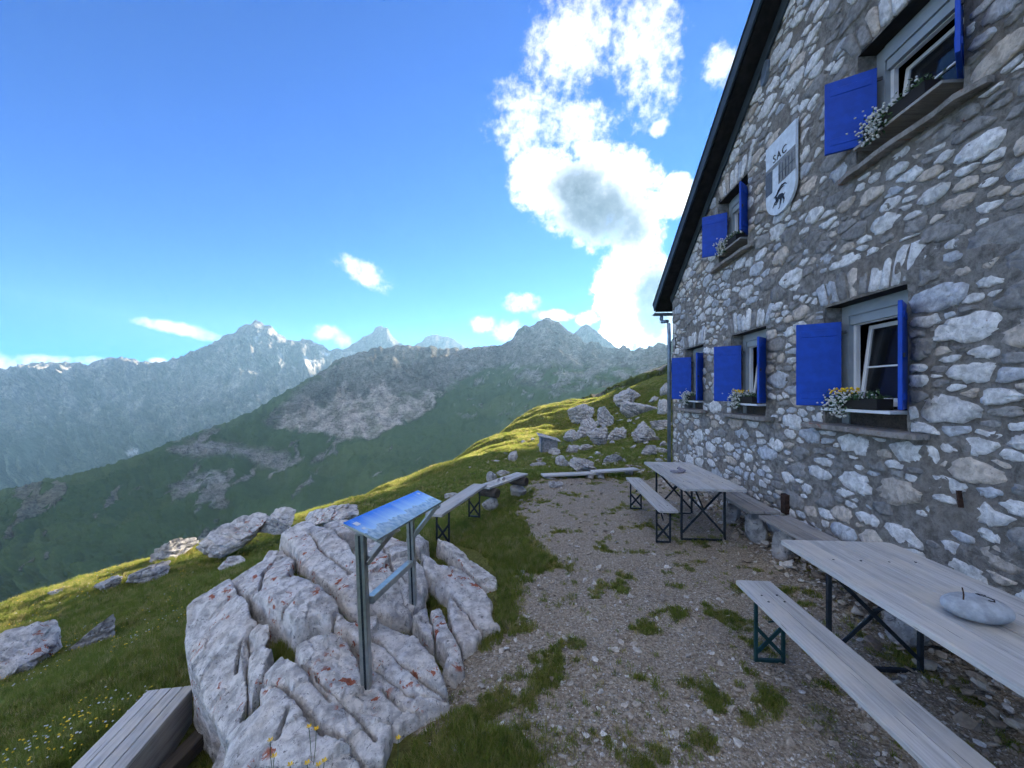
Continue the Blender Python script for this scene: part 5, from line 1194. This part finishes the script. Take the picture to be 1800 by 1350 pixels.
def scatter_gravel():
    protos = [pebble(k) for k in range(8)]
    x, y = candidates(85000, 1.35, 12, 1.4); keep = (terrace_d(x, y) > -0.25) & (rng.random(len(x)) < 1-0.85*grass_amount(x, y)) & free_of_things(x, y); x, y = x[keep], y[keep]
    s = np.minimum(0.0026*rng.pareto(2.0, len(x))+0.0034, 0.030)*(1+0.05*y)
    # rubble along the foot of the wall
    t = rng.uniform(2.2, 8.8, 1300); o = np.abs(rng.normal(0, 0.30, 1300))+0.04; p = np.array([(wdir*a-wnor*(WD-b)) for a, b in zip(t, o)]); rx, ry = p[:, 0], p[:, 1]; rs = np.minimum(0.018+0.014*rng.pareto(2.2, 1300), 0.075); hz = np.clip(0.12-o*0.22, 0, 1)*rng.random(1300)
    # loose stones on the slope behind
    qx, qy = candidates(2600, 9, 40, 0.55); k = (fbm(qx*0.25, qy*0.25, 5.0, 3) > 0.12) & (qx > -0.25*qy); qx, qy = qx[k], qy[k]; qs = rng.uniform(0.03, 0.14, len(qx))
    X, Y, Z = np.concatenate([x, rx, qx]), np.concatenate([y, ry, qy]), np.concatenate([ground_z(x, y)+s*0.2, ground_z(rx, ry)+hz+rs*0.2, ground_z(qx, qy)]); Sc = np.concatenate([s, rs, qs]); n = len(X)
    rot = np.column_stack([rng.normal(0, .35, n), rng.normal(0, .35, n), rng.uniform(0, 6.28, n)])
    gn_scatter('gravel', np.column_stack([X, Y, Z]), rot, np.column_stack([Sc, Sc, Sc*rng.uniform(.5, 1.0, n)]), protos); print('gravel', n)
scatter_gravel()
def scatter_meadow_flowers():
    def fl(mt):
        V, Fc = blossom_cluster([(0, 0, 1.0)], 0.22, 0.12, 3); return bpy.data.objects.new('bloom', mesh_np('bloom', V*np.array([1, 1, .6])+np.array([0, 0, .4]), Fc, MAT[mt]))
    x, y = candidates(9000, 2.2, 16, 1.4); k = (x < -0.55*y+0.4) & (fbm(x*.7, y*.7, 14.0, 3) > 0.02) & free_of_things(x, y) & (terrace_d(x, y) < -0.3); x, y = x[k], y[k]; n = len(x); s = rng.uniform(0.035, 0.06, n)
    gn_scatter('meadow_flowers', np.column_stack([x, y, ground_z(x, y)+0.02]), np.zeros((n, 3)), np.column_stack([s*.9, s*.9, s]), [fl('yellow_bloom'), fl('white_bloom'), fl('yellow_bloom')]); print('flowers', n)
scatter_meadow_flowers()
def buttercups():
    spots = [(543,1278),(475,1302),(482,1330),(556,1282),(510,1345),(540,1342),(560,1345),(570,1338),(700,1298)]
    for k, (px, py) in enumerate(spots):
        d = 1.72 if py > 1310 else 1.85; c = Vector(P(px, py, d)); zb = c.z-0.16
        o = thing('buttercup', 'yellow buttercup in front of the outcrop at the lower edge', 'flower', (c.x, c.y, zb), k*1.3, 'buttercups in front of the outcrop')
        m = MB(); m.tube([(0.012, 0, 0), (0.004, 0.004, 0.09), (0, 0, 0.158)], 0.0016, 5); m.build('stem', MAT['leaf'], o)
        m = MB()
        for j in range(5):
            a = j*2*math.pi/5; v = [(0, 0, 0.158), (math.cos(a-.5)*0.010, math.sin(a-.5)*0.010, 0.164), (math.cos(a)*0.015, math.sin(a)*0.015, 0.168), (math.cos(a+.5)*0.010, math.sin(a+.5)*0.010, 0.164)]
            m.quad(*v)
        m.build('petals', MAT['yellow_bloom'], o)
buttercups()

# ------------------------------------------------------------------ air
def build_haze():
    m = MB(); m.box((0, 4200, 350), (13000, 12600, 1900)); h = m.build('haze', MAT['haze']); h['kind'] = 'stuff'
build_haze()
